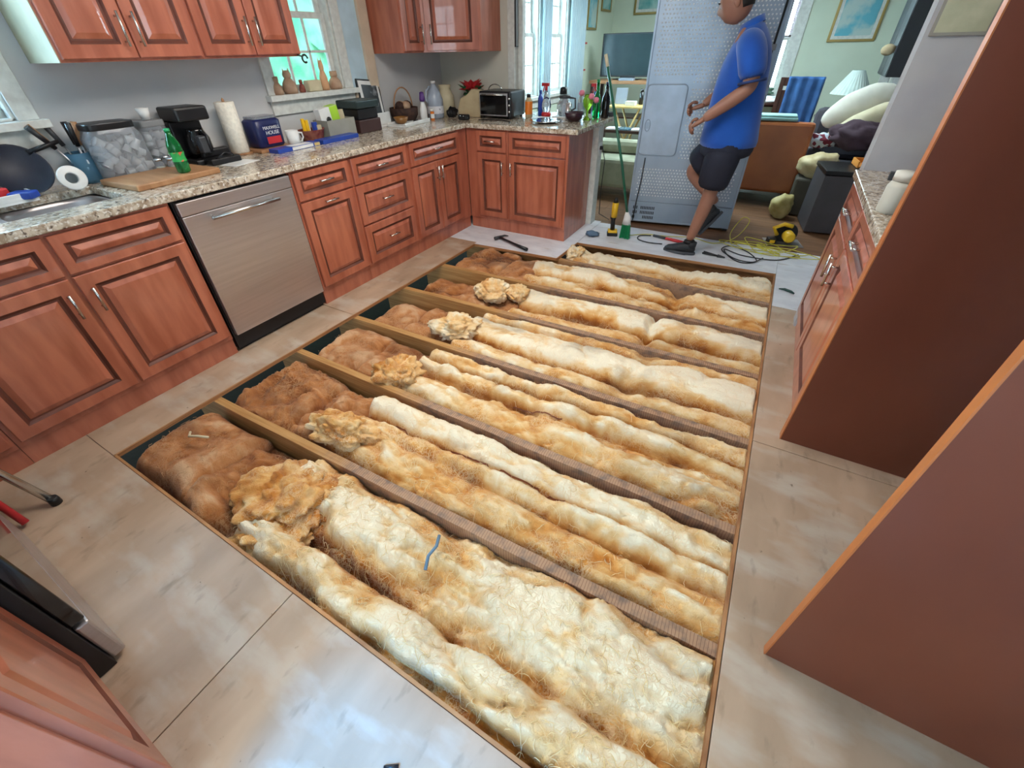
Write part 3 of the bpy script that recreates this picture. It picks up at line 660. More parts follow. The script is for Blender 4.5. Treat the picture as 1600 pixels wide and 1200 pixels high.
def wisps(X, Y, Z, n, parent, seed, lmin=.02, lmax=.07, r=.0009, m=None, mask=None):
    """loose glass-fibre strands lying on the batt"""
    g = np.random.default_rng(seed); ny, nx = Z.shape; b = MB(); dx = (X[0, -1]-X[0, 0])/(nx-1)
    V = []; F = []
    for _ in range(n):
        i = g.integers(4, nx-5); j = g.integers(3, ny-4)
        if mask is not None and not mask[j, i]: continue
        a = g.uniform(0, 2*PI); L = g.uniform(lmin, lmax); curl = g.normal(0, 45); x, y = X[j, i], Y[j, i]; k = 6; pts = []
        lift = g.uniform(.001, .010)
        for s in range(k):
            ii = int(np.clip(round((x-X[0, 0])/dx), 0, nx-1)); col = Y[:, ii]; jj = int(np.clip(np.searchsorted(col, y), 0, ny-1))
            if y < col[0]-.004 or y > col[-1]+.004: break
            pts.append((x, y, Z[jj, ii]+.002+lift*sin(PI*s/(k-1)))); x += cos(a)*L/k; y += sin(a)*L/k; a += curl*L/k
        if len(pts) < 3: continue
        b0 = len(V)
        for s, p in enumerate(pts):
            w = r*(1 if 0 < s < len(pts)-1 else .3)
            V += [(p[0]-w*sin(a), p[1]+w*cos(a), p[2]), (p[0]+w*sin(a), p[1]-w*cos(a), p[2]), (p[0], p[1], p[2]+w*1.6)]
        for s in range(len(pts)-1):
            for q in range(3): F.append((b0+s*3+q, b0+s*3+(q+1) % 3, b0+(s+1)*3+(q+1) % 3, b0+(s+1)*3+q))
    me = bpy.data.meshes.new('loose_fibres'); me.from_pydata(V, [], F); me.materials.append(m or strand); o = bpy.data.objects.new('loose_fibres', me); COL.objects.link(o); o.parent = parent; o['kind'] = 'stuff'
    return o
def bayedge(k):
    lo = (lambda x: np.full_like(x, -3.268)) if k == 0 else (lambda x, i=k-1: JY[i][1]+(x-JY[i][0])*math.tan(JY[i][2])+.023)
    if k == 6: hi = lambda x: np.minimum(.042+(x-1.11)*.05, .128)
    else: hi = lambda x, i=k: JY[i][1]+(x-JY[i][0])*math.tan(JY[i][2])-.023
    return lo, hi
def batt(k, x0, x1, humps, m, label, seed, res=.009, top=-.012, rough=1., wn=120, grooves=(), base=-.145, endround=.05, dusty=.15, v0=0., v1=1., wr=.0009, pinch=(), anis=2.2, pw=2.4):
    """humps: (centre 0-1 across the bay, half width, height above base, tone, wander)"""
    lo, hi = bayedge(k); nx = max(12, int((x1-x0)/res)); xs = np.linspace(x0, x1, nx)
    ny = max(8, int(.42*(v1-v0)/res)); vs = np.linspace(0, 1, ny)
    ylo, yhi = lo(xs), hi(xs); a = ylo+(yhi-ylo)*v0; c = ylo+(yhi-ylo)*v1
    # ragged start
    X = np.repeat(xs[None], ny, 0); Vv = np.repeat(vs[:, None], nx, 1); Y = a[None]+(c-a)[None]*Vv
    rag = .045*fbm(Y*9, Y*0+seed, seed+3, 4); X = X+rag*np.clip(1-(X-x0)/.25, 0, 1)
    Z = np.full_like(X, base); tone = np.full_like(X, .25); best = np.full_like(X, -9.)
    for hi_, (cv, wv, h, tn, wd) in enumerate(humps):
        cen = cv+wd*fbm(X*1.3, X*0+hi_*3.3, seed+50+hi_, 3); w = wv*(1+.22*fbm(X*2.1, X*0+hi_*5, seed+60+hi_, 3))
        q = np.clip(1-np.abs((Vv-cen)/w)**pw, 0, 1)**.5
        hh = (h*(1+.16*fbm(X*2.6, X*0+hi_, seed+70+hi_, 3)))*q
        z = base+hh; sel = z > Z; Z = np.where(sel, z, Z); tone = np.where(sel, .05+(tn-.05)*np.clip((q-.38)/.5, 0, 1)**1.1, tone)  # amber flanks: light scattered deep in the fibre, painted into the tone
    for (gx, gw, gd) in pinch:
        gg = np.exp(-((X-gx-.05*fbm(Vv*3, X*0+gx, seed, 2))/gw)**2); Z = Z-gd*gg
    wx = X+.03*fbm(X*5, Y*5, seed+5, 3); wy = Y+.03*fbm(X*5+9, Y*5, seed+6, 3)
    bil = np.abs(fbm(wx*4.2, wy*4.2*anis, seed+8, 2, .5)); bil2 = np.abs(fbm(wx*11, wy*11*anis, seed+9, 3, .5)); bil3 = np.abs(fbm(wx*30, wy*30*1.3, seed+10, 3, .6))
    tear = np.clip(fbm(X*2.4, Y*4, seed+12, 3)-.22, 0, 1)
    Z = Z+rough*(.060*(bil-.12)+.020*(bil2-.12)+.013*(bil3-.1)-.10*tear+.003*fbm(wx*70, wy*70, seed+11, 2))
    tone = tone+.55*(bil2-.14)+.5*(bil-.16)-1.0*tear  # creases and torn hollows painted darker, as shade in the tone
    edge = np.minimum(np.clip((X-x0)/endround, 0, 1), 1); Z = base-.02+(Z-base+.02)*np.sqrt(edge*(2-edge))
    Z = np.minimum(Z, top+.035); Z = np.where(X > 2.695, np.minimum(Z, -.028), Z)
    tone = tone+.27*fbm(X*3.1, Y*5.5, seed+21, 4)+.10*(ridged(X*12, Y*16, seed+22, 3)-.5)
    dust = np.clip(dusty*2.4*(fbm(X*3.3+4, Y*6, seed+31, 5)-.10), 0, .8)
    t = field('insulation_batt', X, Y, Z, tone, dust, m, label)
    if wn: wisps(X, Y, Z, wn, t, seed, r=wr, m=None if m is yellowf else MATS['brown_strand'])
    for (gv, gs, ge) in grooves:      # kraft paper edge showing as a thin wavy line
        pts = []
        for s in np.linspace(gs, ge, 60):
            i = int(np.clip((s-x0)/(x1-x0)*(nx-1), 0, nx-1)); vv = gv+.05*float(fbm(np.array([s*2.2]), np.array([seed*.7]), seed+90, 4)[0]); j = int(np.clip(vv*(ny-1), 0, ny-1))
            pts.append((X[j, i], Y[j, i], Z[j, i]+.001))
        bb = MB(); vv_ = []; 
        for p in pts: vv_ += [(p[0], p[1]-.0035, p[2]), (p[0], p[1]+.0005, p[2]+.007), (p[0], p[1]+.0035, p[2]-.002)]
        bb.add(vv_, [(3*s+q, 3*s+(q+1) % 3, 3*s+3+(q+1) % 3, 3*s+3+q) for s in range(len(pts)-1) for q in range(3)]); bb.build('paper_facing', [kraft], t, fix=False)
    return t
mat('brown_strand', (188, 146, 106), .9)
# bay 0 (nearest): big matted yellow batt in two long rolls
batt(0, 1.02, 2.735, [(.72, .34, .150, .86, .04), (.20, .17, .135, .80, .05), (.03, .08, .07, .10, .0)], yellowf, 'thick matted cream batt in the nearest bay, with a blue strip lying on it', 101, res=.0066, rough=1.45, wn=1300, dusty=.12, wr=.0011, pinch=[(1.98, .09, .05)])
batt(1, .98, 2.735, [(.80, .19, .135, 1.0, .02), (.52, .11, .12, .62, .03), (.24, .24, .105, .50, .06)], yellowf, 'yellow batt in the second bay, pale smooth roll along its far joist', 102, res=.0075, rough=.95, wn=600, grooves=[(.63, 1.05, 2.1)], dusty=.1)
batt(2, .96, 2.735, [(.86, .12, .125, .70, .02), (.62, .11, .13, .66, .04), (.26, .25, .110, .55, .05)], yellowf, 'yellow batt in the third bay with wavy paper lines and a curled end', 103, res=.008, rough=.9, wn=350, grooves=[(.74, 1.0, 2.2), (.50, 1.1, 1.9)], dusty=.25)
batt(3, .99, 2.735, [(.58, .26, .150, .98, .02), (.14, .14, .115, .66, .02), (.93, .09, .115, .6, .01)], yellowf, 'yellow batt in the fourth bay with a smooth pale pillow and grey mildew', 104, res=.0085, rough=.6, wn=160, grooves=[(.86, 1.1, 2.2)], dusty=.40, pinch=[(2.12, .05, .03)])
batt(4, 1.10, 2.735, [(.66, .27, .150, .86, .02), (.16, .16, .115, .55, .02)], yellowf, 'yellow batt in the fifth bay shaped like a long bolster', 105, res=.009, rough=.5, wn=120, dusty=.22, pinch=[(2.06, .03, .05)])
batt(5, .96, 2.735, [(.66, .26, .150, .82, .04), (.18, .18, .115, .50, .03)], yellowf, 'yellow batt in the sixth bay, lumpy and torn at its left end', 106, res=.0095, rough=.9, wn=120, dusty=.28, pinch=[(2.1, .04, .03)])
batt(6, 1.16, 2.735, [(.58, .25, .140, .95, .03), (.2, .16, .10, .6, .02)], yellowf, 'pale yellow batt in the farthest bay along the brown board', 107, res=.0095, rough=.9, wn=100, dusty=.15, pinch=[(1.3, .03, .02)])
# older brown batts at the left of each bay
B_ = [
 (0, .26, .70, [(.52, .50, .135, .55, .0)], 'brown felted batt block with a rounded side in the near left corner of the opening', 201, .5, 0),
 (0, .66, 1.10, [(.46, .46, .085, .45, .02)], 'brown torn batt between rounded block and cream clump in the nearest bay', 202, 1.1, 0),
 (1, .27, .72, [(.5, .5, .105, .50, .03)], 'shaggy brown batt at the left end of the second bay', 203, 1.7, 0),
 (1, .68, 1.08, [(.5, .5, .085, .58, .03)], 'orange brown tufted batt left of the yellow clump in the second bay', 204, 1.5, 0),
 (2, .29, .66, [(.5, .5, .095, .62, .03)], 'light brown batt at the left end of the third bay', 205, .8, 0),
 (2, .63, 1.05, [(.5, .5, .085, .55, .03)], 'brown batt touching the curled yellow end in the third bay', 206, .9, 0),
 (3, .30, .60, [(.42, .42, .085, .62, .03)], 'small brown batt at the left end of the fourth bay', 207, .7, 0),
 (3, .58, 1.06, [(.5, .5, .08, .50, .03)], 'brown batt with a ragged hole in the fourth bay', 208, 1., 0),
 (4, .31, 1.14, [(.4, .42, .085, .55, .04)], 'brown wavy batt beside the fresh tan joist in the fifth bay', 209, 1., 0),
 (5, .31, .76, [(.5, .5, .125, .45, .03)], 'dull brown batt in the far left corner of the opening', 210, .9, 0),
 (5, .72, 1.02, [(.5, .5, .12, .5, .03)], 'brown batt just below the hammer handle', 211, 1., 0)]
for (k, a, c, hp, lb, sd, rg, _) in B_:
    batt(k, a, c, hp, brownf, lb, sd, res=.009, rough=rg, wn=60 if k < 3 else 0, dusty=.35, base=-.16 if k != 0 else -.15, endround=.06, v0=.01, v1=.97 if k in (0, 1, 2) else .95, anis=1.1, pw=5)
def clump(px, label, seed, rx, ry, rz, m=yellowf, tone=.7, rot=0, n=(96, 60), amp=.42, wn=0, fold=0):
    c = Vector(px); b = MB(); off = seed*3.7
    def fn(d):
        q = Vector((off, 1, 2)); w = .92+amp*noise.noise(d*1.5+q)+.55*amp*abs(noise.noise(d*2.6+q))*2+.26*amp*abs(noise.noise(d*5+q))*2+.08*amp*abs(noise.noise(d*14+q))*2
        if fold: w -= fold*.28*(1-abs(sin(3.2*d.x+2.2*d.y+2*noise.noise(d*1.5+q))))**3
        return max(.45, w)
    b.ell((0, 0, 0), rx, ry, rz, n[0], n[1], fn=fn)
    o = b.build('insulation_clump', [m]); o.location = c; o.rotation_euler = (0, 0, rot)
    me = o.data; ca = me.color_attributes.new('tone', 'FLOAT_COLOR', 'POINT')
    for i, v in enumerate(me.vertices):
        q = noise.fractal(v.co*14+Vector((off, 0, 0)), .8, 2, 4); ca.data[i].color = (tone+.35*q, max(0, .25*noise.noise(v.co*9)), 0, 1)
    tag(o, label, 'insulation'); return o
clump((1.10, -3.03, -.045), 'big frayed tan clump at the torn end of the nearest batt', 1, .19, .15, .085, tone=.45, rot=.2)
clump((1.17, -3.17, -.055), 'flat torn yellow tuft at the near cut edge', 2, .13, .075, .05, tone=.62, rot=.5)
clump((1.03, -2.66, -.01), 'upright yellow clump against the nearest joist', 3, .155, .075, .075, tone=.6, rot=.3)
clump((.95, -2.20, -.02), 'curled rolled-back end of the yellow batt in the third bay', 4, .12, .10, .085, tone=.6, rot=.4, fold=.5)
clump((.93, -2.13, -.01), 'small yellow knob of fibre on top of the curled end', 9, .07, .055, .06, tone=.55, rot=.4, fold=.4)
clump((.98, -1.66, .0), 'crumpled pale clump at the left end of the fourth bay batt', 5, .15, .09, .07, tone=.82, rot=.6, fold=.6)
clump((.93, -1.14, .01), 'folded cream batt end standing up in the fifth bay', 6, .12, .11, .075, tone=.78, rot=.3, fold=.3, amp=.25)
clump((1.10, -1.06, .0), 'second cream fold right of the folded batt end', 7, .09, .08, .06, tone=.7, rot=-.2, fold=.4, amp=.2)
clump((1.18, -.12, -.04), 'small pale tuft in the notch of the far bay', 8, .07, .08, .06, tone=.85, amp=.5)

# ---------------------------------------------------------------- things on the worktops
def single(name, mb, mats, label, cat, loc, rot=None, bevel=0, group=None, **k):
    o = mb.build(name, mats, None, bevel=bevel, loc=loc, rot=rot, **k); return tag(o, label, cat, group)
# sink corner
t = thing('frying_pan', 'large dark blue pan leaning behind the sink beside the white tray', 'pan', (-.50, -2.80, ZC))
MM = Matrix.Translation((-.05, 0, .10)) @ Matrix.Rotation(R(62), 4, 'Y')
MB().lathe([(.0, 0), (.085, 0), (.108, .03), (.112, .034), (.106, .032), (.082, .006), (0, .005)], 32, M=MM).build('pan_body', [mat('dark_blue_enamel', (22, 26, 44), .5)], t)
MB().tube([(-.06, .07, .17), (-.05, .20, .20)], [.011, .009], 10).build('pan_handle', [blackp], t)
t = thing('kettle', 'dark steel kettle at the far left edge of the worktop', 'kettle', (-.53, -3.02, ZC))
MB().lathe([(.09, 0), (.105, .03), (.10, .10), (.06, .15), (.02, .165), (.0, .166)], 24).build('kettle_body', [steel], t); MB().lathe([(.012, .165), (.02, .18), (.0, .195)], 12).build('lid_knob', [blackp], t)
MB().tube([(-.06, 0, .14), (-.05, 0, .22), (.05, 0, .22), (.06, 0, .14)], .009, 8).build('handle', [blackp], t); MB().tube([(0, .08, .07), (0, .14, .12)], [.02, .012], 10).build('spout', [steel], t)
t = thing('tray', 'white rectangular tray with red and blue packets at the left edge', 'tray', (-.50, -2.93, ZC))
MB().box(-.09, -.11, 0, .09, .11, .012).box(-.09, -.11, .012, -.082, .11, .04).box(.082, -.11, .012, .09, .11, .04).box(-.082, -.11, .012, .082, -.102, .04).box(-.082, .102, .012, .082, .11, .04).build('tray_body', [white], t, bevel=.002)
o = MB().box(-.05, -.06, 0, .05, .03, .05).build('packet', [redp], None, bevel=.008, loc=(-.51, -2.93, ZC+.013), rot=(0, 0, .4)); tag(o, 'red packet lying in the white tray', 'packet')
o = MB().box(-.04, -.03, 0, .05, .03, .03).build('packet', [bluep], None, bevel=.006, loc=(-.44, -2.86, ZC+.013), rot=(0, 0, .7)); tag(o, 'dark blue packet in the white tray', 'packet')
b = MB().lathe([(.022, -.016), (.05, -.012), (.055, 0), (.050, .004), (.030, -.004), (.026, .0), (.022, -.016)], 28, M=Matrix.Translation((0, 0, .056)) @ Matrix.Rotation(R(75), 4, 'Y'), caps=False)
single('ring_dish', b, [white], 'white ring shaped dish standing on edge behind the sink', 'dish', (-.44, -2.66, ZC+.002))
t = thing('utensil_jar', 'blue glass jar full of kitchen knives and utensils behind the sink end', 'utensil holder', (-.58, -2.54, ZC))
MB().lathe([(.045, 0), (.055, .01), (.06, .14), (.056, .14), (.05, .012), (0, .01)], 20).build('jar_body', [bluegl], t)
for i in range(6):
    a = i*1.05; x, y = .025*cos(a), .025*sin(a); b = MB().tube([(x*.6, y*.6, .02), (x*1.5, y*1.5-.01*i, .17)], .004, 6).tube([(x*1.5, y*1.5-.01*i, .17), (x*2.3, y*2.4-.018*i, .27)], [.010, .013], 8, mi=1)
    b.build('utensil', [steel, [blackp, midwood, blackp, dkgrey, midwood, blackp][i]], t)
def canister(loc, w, d, h, label, lidm, fillm, n, seed, fs=.02):
    t = thing('storage_canister', label, 'canister', loc); b = MB(); r_ = .018
    def rr(hw, hd, z): return [(hw*np.sign(cos(a))*abs(cos(a))**.4, hd*np.sign(sin(a))*abs(sin(a))**.4, z) for a in np.linspace(0, 2*PI, 24, endpoint=False)]
    L = [rr(w/2*.94, d/2*.94, 0), rr(w/2, d/2, .015), rr(w/2, d/2, h*.85), rr(w/2*.85, d/2*.85, h)]
    for i in range(3): b.add(L[i]+L[i+1], [(k, (k+1) % 24, 24+(k+1) % 24, 24+k) for k in range(24)], 0, True)
    b.add(L[0], [tuple(reversed(range(24)))]); b.build('canister_body', [clearp], t)
    MB().prism([(p[0], p[1]) for p in rr(w/2*.9, d/2*.9, 0)], h, h+.03, 2).build('lid', [lidm], t, bevel=.004)
    g = np.random.default_rng(seed); b = MB()
    for i in range(n):
        M = Matrix.Translation((g.uniform(-.36, .36)*w, g.uniform(-.36, .36)*d, g.uniform(.03, h*.82))) @ Matrix.Rotation(g.uniform(0, 3), 4, 'X') @ Matrix.Rotation(g.uniform(0, 3), 4, 'Z')
        b.lathe([(fs*.7, -fs*.8), (fs, fs*.8), (fs*1.1, fs*.85), (0, fs*.9)], 10, M=M)
    o = b.build('single_serve_cups', [fillm], t, fix=False); o['kind'] = 'stuff'
canister((-.52, -2.40, ZC), .17, .24, .23, 'large clear canister with dark lid full of white coffee pods', blackp, white, 70, 3, .021)
canister((-.58, -2.18, ZC), .12, .14, .21, 'smaller clear canister of white pods with a white cup on its lid', grey, white, 26, 4, .02)
single('cup', MB().lathe([(.02, 0), (.03, .055), (.027, .055), (.018, .004), (0, .004)], 16), [white], 'small white cup upside down on the smaller canister', 'cup', (-.58, -2.18, ZC+.241))
for i, (x, y) in enumerate([(-.46, -2.27), (-.50, -2.21), (-.42, -2.22)]):
    t = thing('spice_jar', ['leftmost of three little glass jars behind the wooden board', 'middle little glass jar beside the coffee maker', 'rightmost little glass jar, nearest the green bottle'][i], 'jar', (x, y, ZC+.0)); t['group'] = 'little glass jars'
    MB().lathe([(.024, 0), (.027, .005), (.027, .05), (.02, .06)], 16).build('jar_body', [clearp], t); MB().lathe([(.018, .004), (.02, .03), (0, .032)], 12).build('contents', [creamc], t); MB().lathe([(.023, .06), (.023, .074), (0, .075)], 16).build('lid', [chrome], t)
single('cutting_board', MB().box(-.16, -.21, 0, .16, .21, .028), [midwood], 'thick wooden cutting board on the worktop between sink and dishwasher', 'cutting board', (-.30, -2.345, ZC), (0, 0, .06), bevel=.006)
t = thing('soda_bottle', 'green plastic soda bottle standing on the wooden cutting board', 'bottle', (-.20, -2.28, ZC+.029))
MB().lathe([(.022, 0), (.031, .008), (.032, .05), (.028, .075), (.032, .10), (.031, .13), (.014, .175), (.012, .19)], 20).build('bottle_body', [bottleg], t)
MB().lathe([(.0325, .055), (.0295, .075), (.0328, .098)], 20, caps=False).build('bottle_label', [mat('soda_label', (40, 150, 70), .4, rgb2=(210, 60, 60), scale=22, lo=.55, hi=.6)], t); MB().lathe([(.0135, .188), (.0135, .202), (0, .203)], 16).build('cap', [greenp], t)
t = thing('coffee_maker', 'black drip coffee maker against the wall behind the cutting board', 'coffee maker', (-.54, -2.00, ZC))
MB().box(-.10, -.09, 0, .11, .09, .03).build('base', [blackp], t, bevel=.008); MB().box(-.10, -.088, .031, -.03, .088, .219).build('water_tank', [blackp], t, bevel=.008); MB().box(-.10, -.09, .22, .09, .09, .29).build('brew_head', [blackp], t, bevel=.012)
MB().lathe([(.05, .032), (.062, .06), (.062, .13), (.045, .17), (.045, .18)], 20, (.04, 0, 0)).build('carafe', [blackg], t); MB().tube([(.10, 0, .16), (.145, 0, .15), (.14, 0, .07), (.10, 0, .06)], .008, 8).build('carafe_handle', [blackp], t)
t = thing('telephone', 'black cordless telephone with its base on a white slip of paper', 'telephone', (-.42, -1.96, ZC))
MB().box(-.07, -.09, 0, .07, .09, .035).box(-.06, -.08, .035, -.01, .08, .075).build('phone_base', [blackp], t, bevel=.008); MB().box(-.03, -.085, .06, .02, -.035, .15).build('handset', [dkgrey], t, bevel=.01)
MB().tube([(.05, -.06, .03), (.09, -.04, .05), (.07, 0, .06), (.09, .03, .05), (.05, .06, .03)], .004, 6).build('phone_cord', [blackp], t)
single('paper_sheet', MB().box(-.06, -.09, 0, .06, .09, .0015), [white], 'white slip of paper in front of the black telephone', 'paper', (-.30, -1.92, ZC), (0, 0, .2))
t = thing('paper_towel_roll', 'tall white paper towel roll standing against the wall', 'paper towel', (-.56, -1.74, ZC))
MB().lathe([(.05, .008), (.055, .012), (.055, .285), (.05, .288), (.02, .288), (.02, .286)], 28, caps=False).build('roll', [mat('paper_towel', (232, 226, 212), .9, bump=.1, scale=60)], t); MB().lathe([(.07, 0), (.07, .007), (0, .008)], 24).build('stand_base', [midwood], t); MB().lathe([(.008, .007), (.008, .30), (0, .31)], 10).build('stand_rod', [midwood], t)
single('wooden_tray', MB().box(-.10, -.13, 0, .10, .13, .018), [midwood], 'small wooden board under the blue coffee tub', 'tray', (-.52, -1.56, ZC), bevel=.004)
t = thing('coffee_tub', 'dark blue coffee tub with a red and white label', 'coffee tub', (-.53, -1.56, ZC+.019))
b = MB(); L = []
for hw, hd, z in [(.062, .085, 0), (.072, .095, .01), (.075, .098, .15), (.06, .08, .165)]: L.append([(hw*np.sign(cos(a))*abs(cos(a))**.35, hd*np.sign(sin(a))*abs(sin(a))**.35, z) for a in np.linspace(0, 2*PI, 28, endpoint=False)])
for i in range(3): b.add(L[i]+L[i+1], [(k, (k+1) % 28, 28+(k+1) % 28, 28+k) for k in range(28)], 0, True)
b.add(L[0], [tuple(reversed(range(28)))]); b.add(L[-1], [tuple(range(28))]); b.build('tub_body', [navy], t)
MB().prism([(p[0]*1.08, p[1]*1.05) for p in L[-1]], .163, .178, 2).build('lid', [clearp], t, bevel=.004)
MB().box(.0735, -.045, .02, .0765, .062, .13).build('label_panel', [navy], t); MB().box(.0768, -.04, .022, .0775, .06, .062).build('label_band', [redp], t)
text('MAXWELL', 'label_text', .026, white, t, (.0772, .01, .112), (R(90), 0, R(90))); text('HOUSE', 'label_text', .030, white, t, (.0772, .01, .084), (R(90), 0, R(90)))
t = thing('mug', 'white mug with its handle to the right, beside the coffee tub', 'mug', (-.47, -1.40, ZC))
MB().lathe([(.034, 0), (.040, .005), (.042, .095), (.038, .095), (.035, .008), (0, .007)], 24).build('mug_body', [white], t); MB().tube([(.01, .038, .078), (.015, .066, .072), (.015, .07, .045), (.01, .055, .02), (.0, .038, .02)], .006, 8).build('mug_handle', [white], t)
t = thing('basket', 'dark red woven basket holding scissors, pens and packets', 'basket', (-.48, -1.23, ZC))
redb = mat('red_woven', (112, 34, 40), .7, rgb2=(150, 92, 70), scale=30, bump=.4)
MB().lathe([(.07, 0), (.075, .01), (.095, .075), (.10, .08), (.09, .078), (.07, .012), (0, .01)], 20, sx=.8).build('basket_body', [redb], t)
for i, (x, y, m_, h) in enumerate([(0, -.05, yellowp, .15), (.01, -.03, yellowp, .14), (-.02, .0, white, .13), (.01, .03, bluep, .12), (-.02, .05, creamc, .11), (.02, .055, creamc, .10)]):
    MB().box(x-.010-.008*(i > 2), y-.012, .02, x+.004, y+.012+.01*(i > 2), h).build('packet' if i > 1 else 'scissor_handle', [m_], t, bevel=.003)
t = thing('flat_box', 'long blue and white flat box lying along the worktop edge, left part', 'box', (-.36, -1.47, ZC), .03)
MB().box(-.045, -.18, 0, .045, .16, .024).build('box_body', [bluep], t, bevel=.002); MB().box(.0452, -.07, .003, .0458, .10, .021).box(-.03, -.06, .0242, .043, .10, .0248).build('box_label', [white], t); MB().box(.0452, .11, .003, .0458, .155, .021).build('box_label', [ylwood], t)
single('flat_box', MB().box(-.045, -.17, 0, .045, .17, .026), [bluep], 'plain blue flat box in front of the grey box', 'box', (-.36, -1.12, ZC), (0, 0, .03), bevel=.002)
single('place_mat', MB().box(-.07, -.16, 0, .05, .16, .004), [mat('green_mat', (110, 140, 106), .7)], 'green mat under the red basket', 'mat', (-.45, -1.27, ZC-.0002), None)
t = thing('storage_box', 'light grey open box with papers and a green and white pack', 'box', (-.49, -1.00, ZC))
gb = mat('grey_card', (150, 148, 138), .8)
MB().box(-.075, -.13, 0, .075, .13, .004).box(.071, -.13, .004, .075, .13, .12).box(-.075, -.13, .004, -.071, .13, .12).box(-.071, -.13, .004, .071, -.126, .12).box(-.071, .126, .004, .071, .13, .12).build('box_body', [gb], t)
o = MB().box(-.03, -.085, .005, .03, .085, .20).build('tissue_pack', [white], None, loc=(-.50, -1.03, ZC), rot=(R(6), 0, 0), bevel=.004); tag(o, 'green and white pack standing in the grey box', 'pack')
MB().box(.0302, .01, .08, .0312, .084, .198).box(-.03, .01, .2002, .03, .084, .201).build('pack_panel', [mat('lime', (170, 214, 60), .5)], o); MB().lathe([(.022, 0), (.022, .001), (0, .0012)], 16, M=Matrix.Translation((.0305, -.02, .12)) @ Matrix.Rotation(R(90), 4, 'Y')).build('pack_opening', [blackp], o)
o = MB().box(-.002, -.05, .005, .002, .05, .17).build('envelope', [creamc], None, loc=(-.50, -.92, ZC), rot=(0, R(-8), 0)); tag(o, 'cream envelope at the right end of the grey box', 'envelope')
t = thing('printer', 'dark green and black stacked appliance below the window sill', 'printer', (-.50, -.72, ZC))
dg = mat('dark_green_plastic', (38, 52, 52), .4)
MB().box(-.10, -.12, 0, .10, .11, .09).build('lower_case', [mat('dark_brown_red', (66, 42, 40), .5)], t, bevel=.006); MB().box(-.09, -.11, .091, .09, .10, .165).build('middle_case', [blackp], t, bevel=.008); MB().box(-.11, -.13, .166, .11, .11, .22).build('top_case', [dg], t, bevel=.01)
# leaning framed photograph
t = thing('framed_photo', 'black framed black and white photograph leaning beside the window', 'picture frame', (-.60, -.46, ZC))
M = Matrix.Rotation(R(-12), 4, 'Y') @ Matrix.Rotation(R(-6), 4, 'X')
MB().box(-.008, -.12, 0, .008, .12, .34, M=M).build('frame', [blackp], t, bevel=.002); MB().box(.0085, -.108, .012, .0095, .108, .328, M=M).build('mat_board', [white], t); MB().box(.0098, -.08, .05, .0105, .085, .30, M=M).build('photograph', [mat('photo_print', (22, 24, 30), .3, rgb2=(150, 154, 160), scale=14, lo=.55, hi=.72)], t)
single('folded_paper', MB().box(-.02, -.12, 0, .03, .12, .012).box(-.02, -.12, .012, -.016, .12, .10), [white], 'white paper holder below the leaning photograph', 'paper', (-.52, -.47, ZC), bevel=.003)
wick = mat('dark_wicker', (70, 44, 34), .8, rgb2=(44, 28, 24), scale=40, bump=.6)
t = thing('wicker_basket', 'dark wicker basket with arched handle in the back corner', 'basket', (-.56, -.14, ZC))
MB().lathe([(.09, 0), (.12, .05), (.125, .11), (.115, .11), (.10, .02), (0, .015)], 24).build('basket_body', [wick], t); MB().tube([(0, .12*cos(a), .11+.15*sin(a)) for a in np.linspace(0, PI, 14)], .006, 6).build('basket_handle', [midwood], t)
for i in range(4): MB().ell((.03*cos(i*1.6), .05*sin(i*1.6), .12), .04, .045, .04, 12, 8, fn=lambda d: 1+.15*noise.noise(d*3)).build('dried_flower', [wick if i % 2 else terra], t)
single('serving_tray', MB().box(-.09, -.19, 0, .09, .19, .012).box(-.09, -.19, .012, -.082, .19, .03).box(.082, -.19, .012, .09, .19, .03), [white], 'white tray with a wooden bowl near the corner', 'tray', (-.40, -.27, ZC), (0, 0, .1), bevel=.003)
single('wooden_bowl', MB().lathe([(.03, 0), (.045, .01), (.062, .05), (.057, .05), (.04, .014), (0, .012)], 20), [mat('amber_wood', (136, 92, 44), .4)], 'small amber wooden bowl on the white tray', 'bowl', (-.42, -.35, ZC+.013))
single('kitchen_knife', MB().tube([(0, -.05, 0), (0, .02, 0)], .008, 8, mi=1).box(-.012, .02, -.001, .004, .11, .001), [steel, blackp], 'black handled knife lying on the white tray', 'knife', (-.38, -.20, ZC+.022), (0, 0, .3))
t = thing('spray_bottle', 'white cleaner bottle with a purple cap beside the gallon jug', 'bottle', (-.42, -.04, ZC)); MB().lathe([(.034, 0), (.038, .01), (.038, .09), (.02, .14), (.016, .15)], 20, sx=.75).build('bottle_body', [white], t); MB().lathe([(.022, .15), (.025, .17), (.018, .22), (0, .225)], 16).build('cap', [purple], t)
t = thing('pill_bottle', 'small orange pill bottle with white cap and label', 'bottle', (-.37, .02, ZC)); MB().lathe([(.017, 0), (.018, .003), (.018, .07)], 16).build('bottle_body', [orange], t); MB().lathe([(.0185, .015), (.0185, .05)], 16, caps=False).build('bottle_label', [white], t); MB().lathe([(.020, .07), (.020, .09), (0, .091)], 16).build('cap', [white], t)
t = thing('water_jug', 'large translucent water jug with a handle in the corner', 'jug', (-.43, .15, ZC)); MB().lathe([(.065, 0), (.074, .012), (.076, .15), (.05, .22), (.022, .26), (.02, .275)], 24).build('jug_body', [milkp], t); MB().tube([(-.02, -.03, .25), (-.03, -.075, .22), (-.03, -.088, .16), (-.02, -.07, .12)], .011, 8).build('jug_handle', [milkp], t); MB().lathe([(.022, .274), (.022, .292), (0, .293)], 16).build('cap', [white], t); MB().lathe([(.0768, .04), (.0768, .10)], 24, caps=False).build('jug_label', [mat('jug_print', (214, 214, 220), .5, rgb2=(90, 70, 80), scale=24, lo=.6, hi=.66)], t)
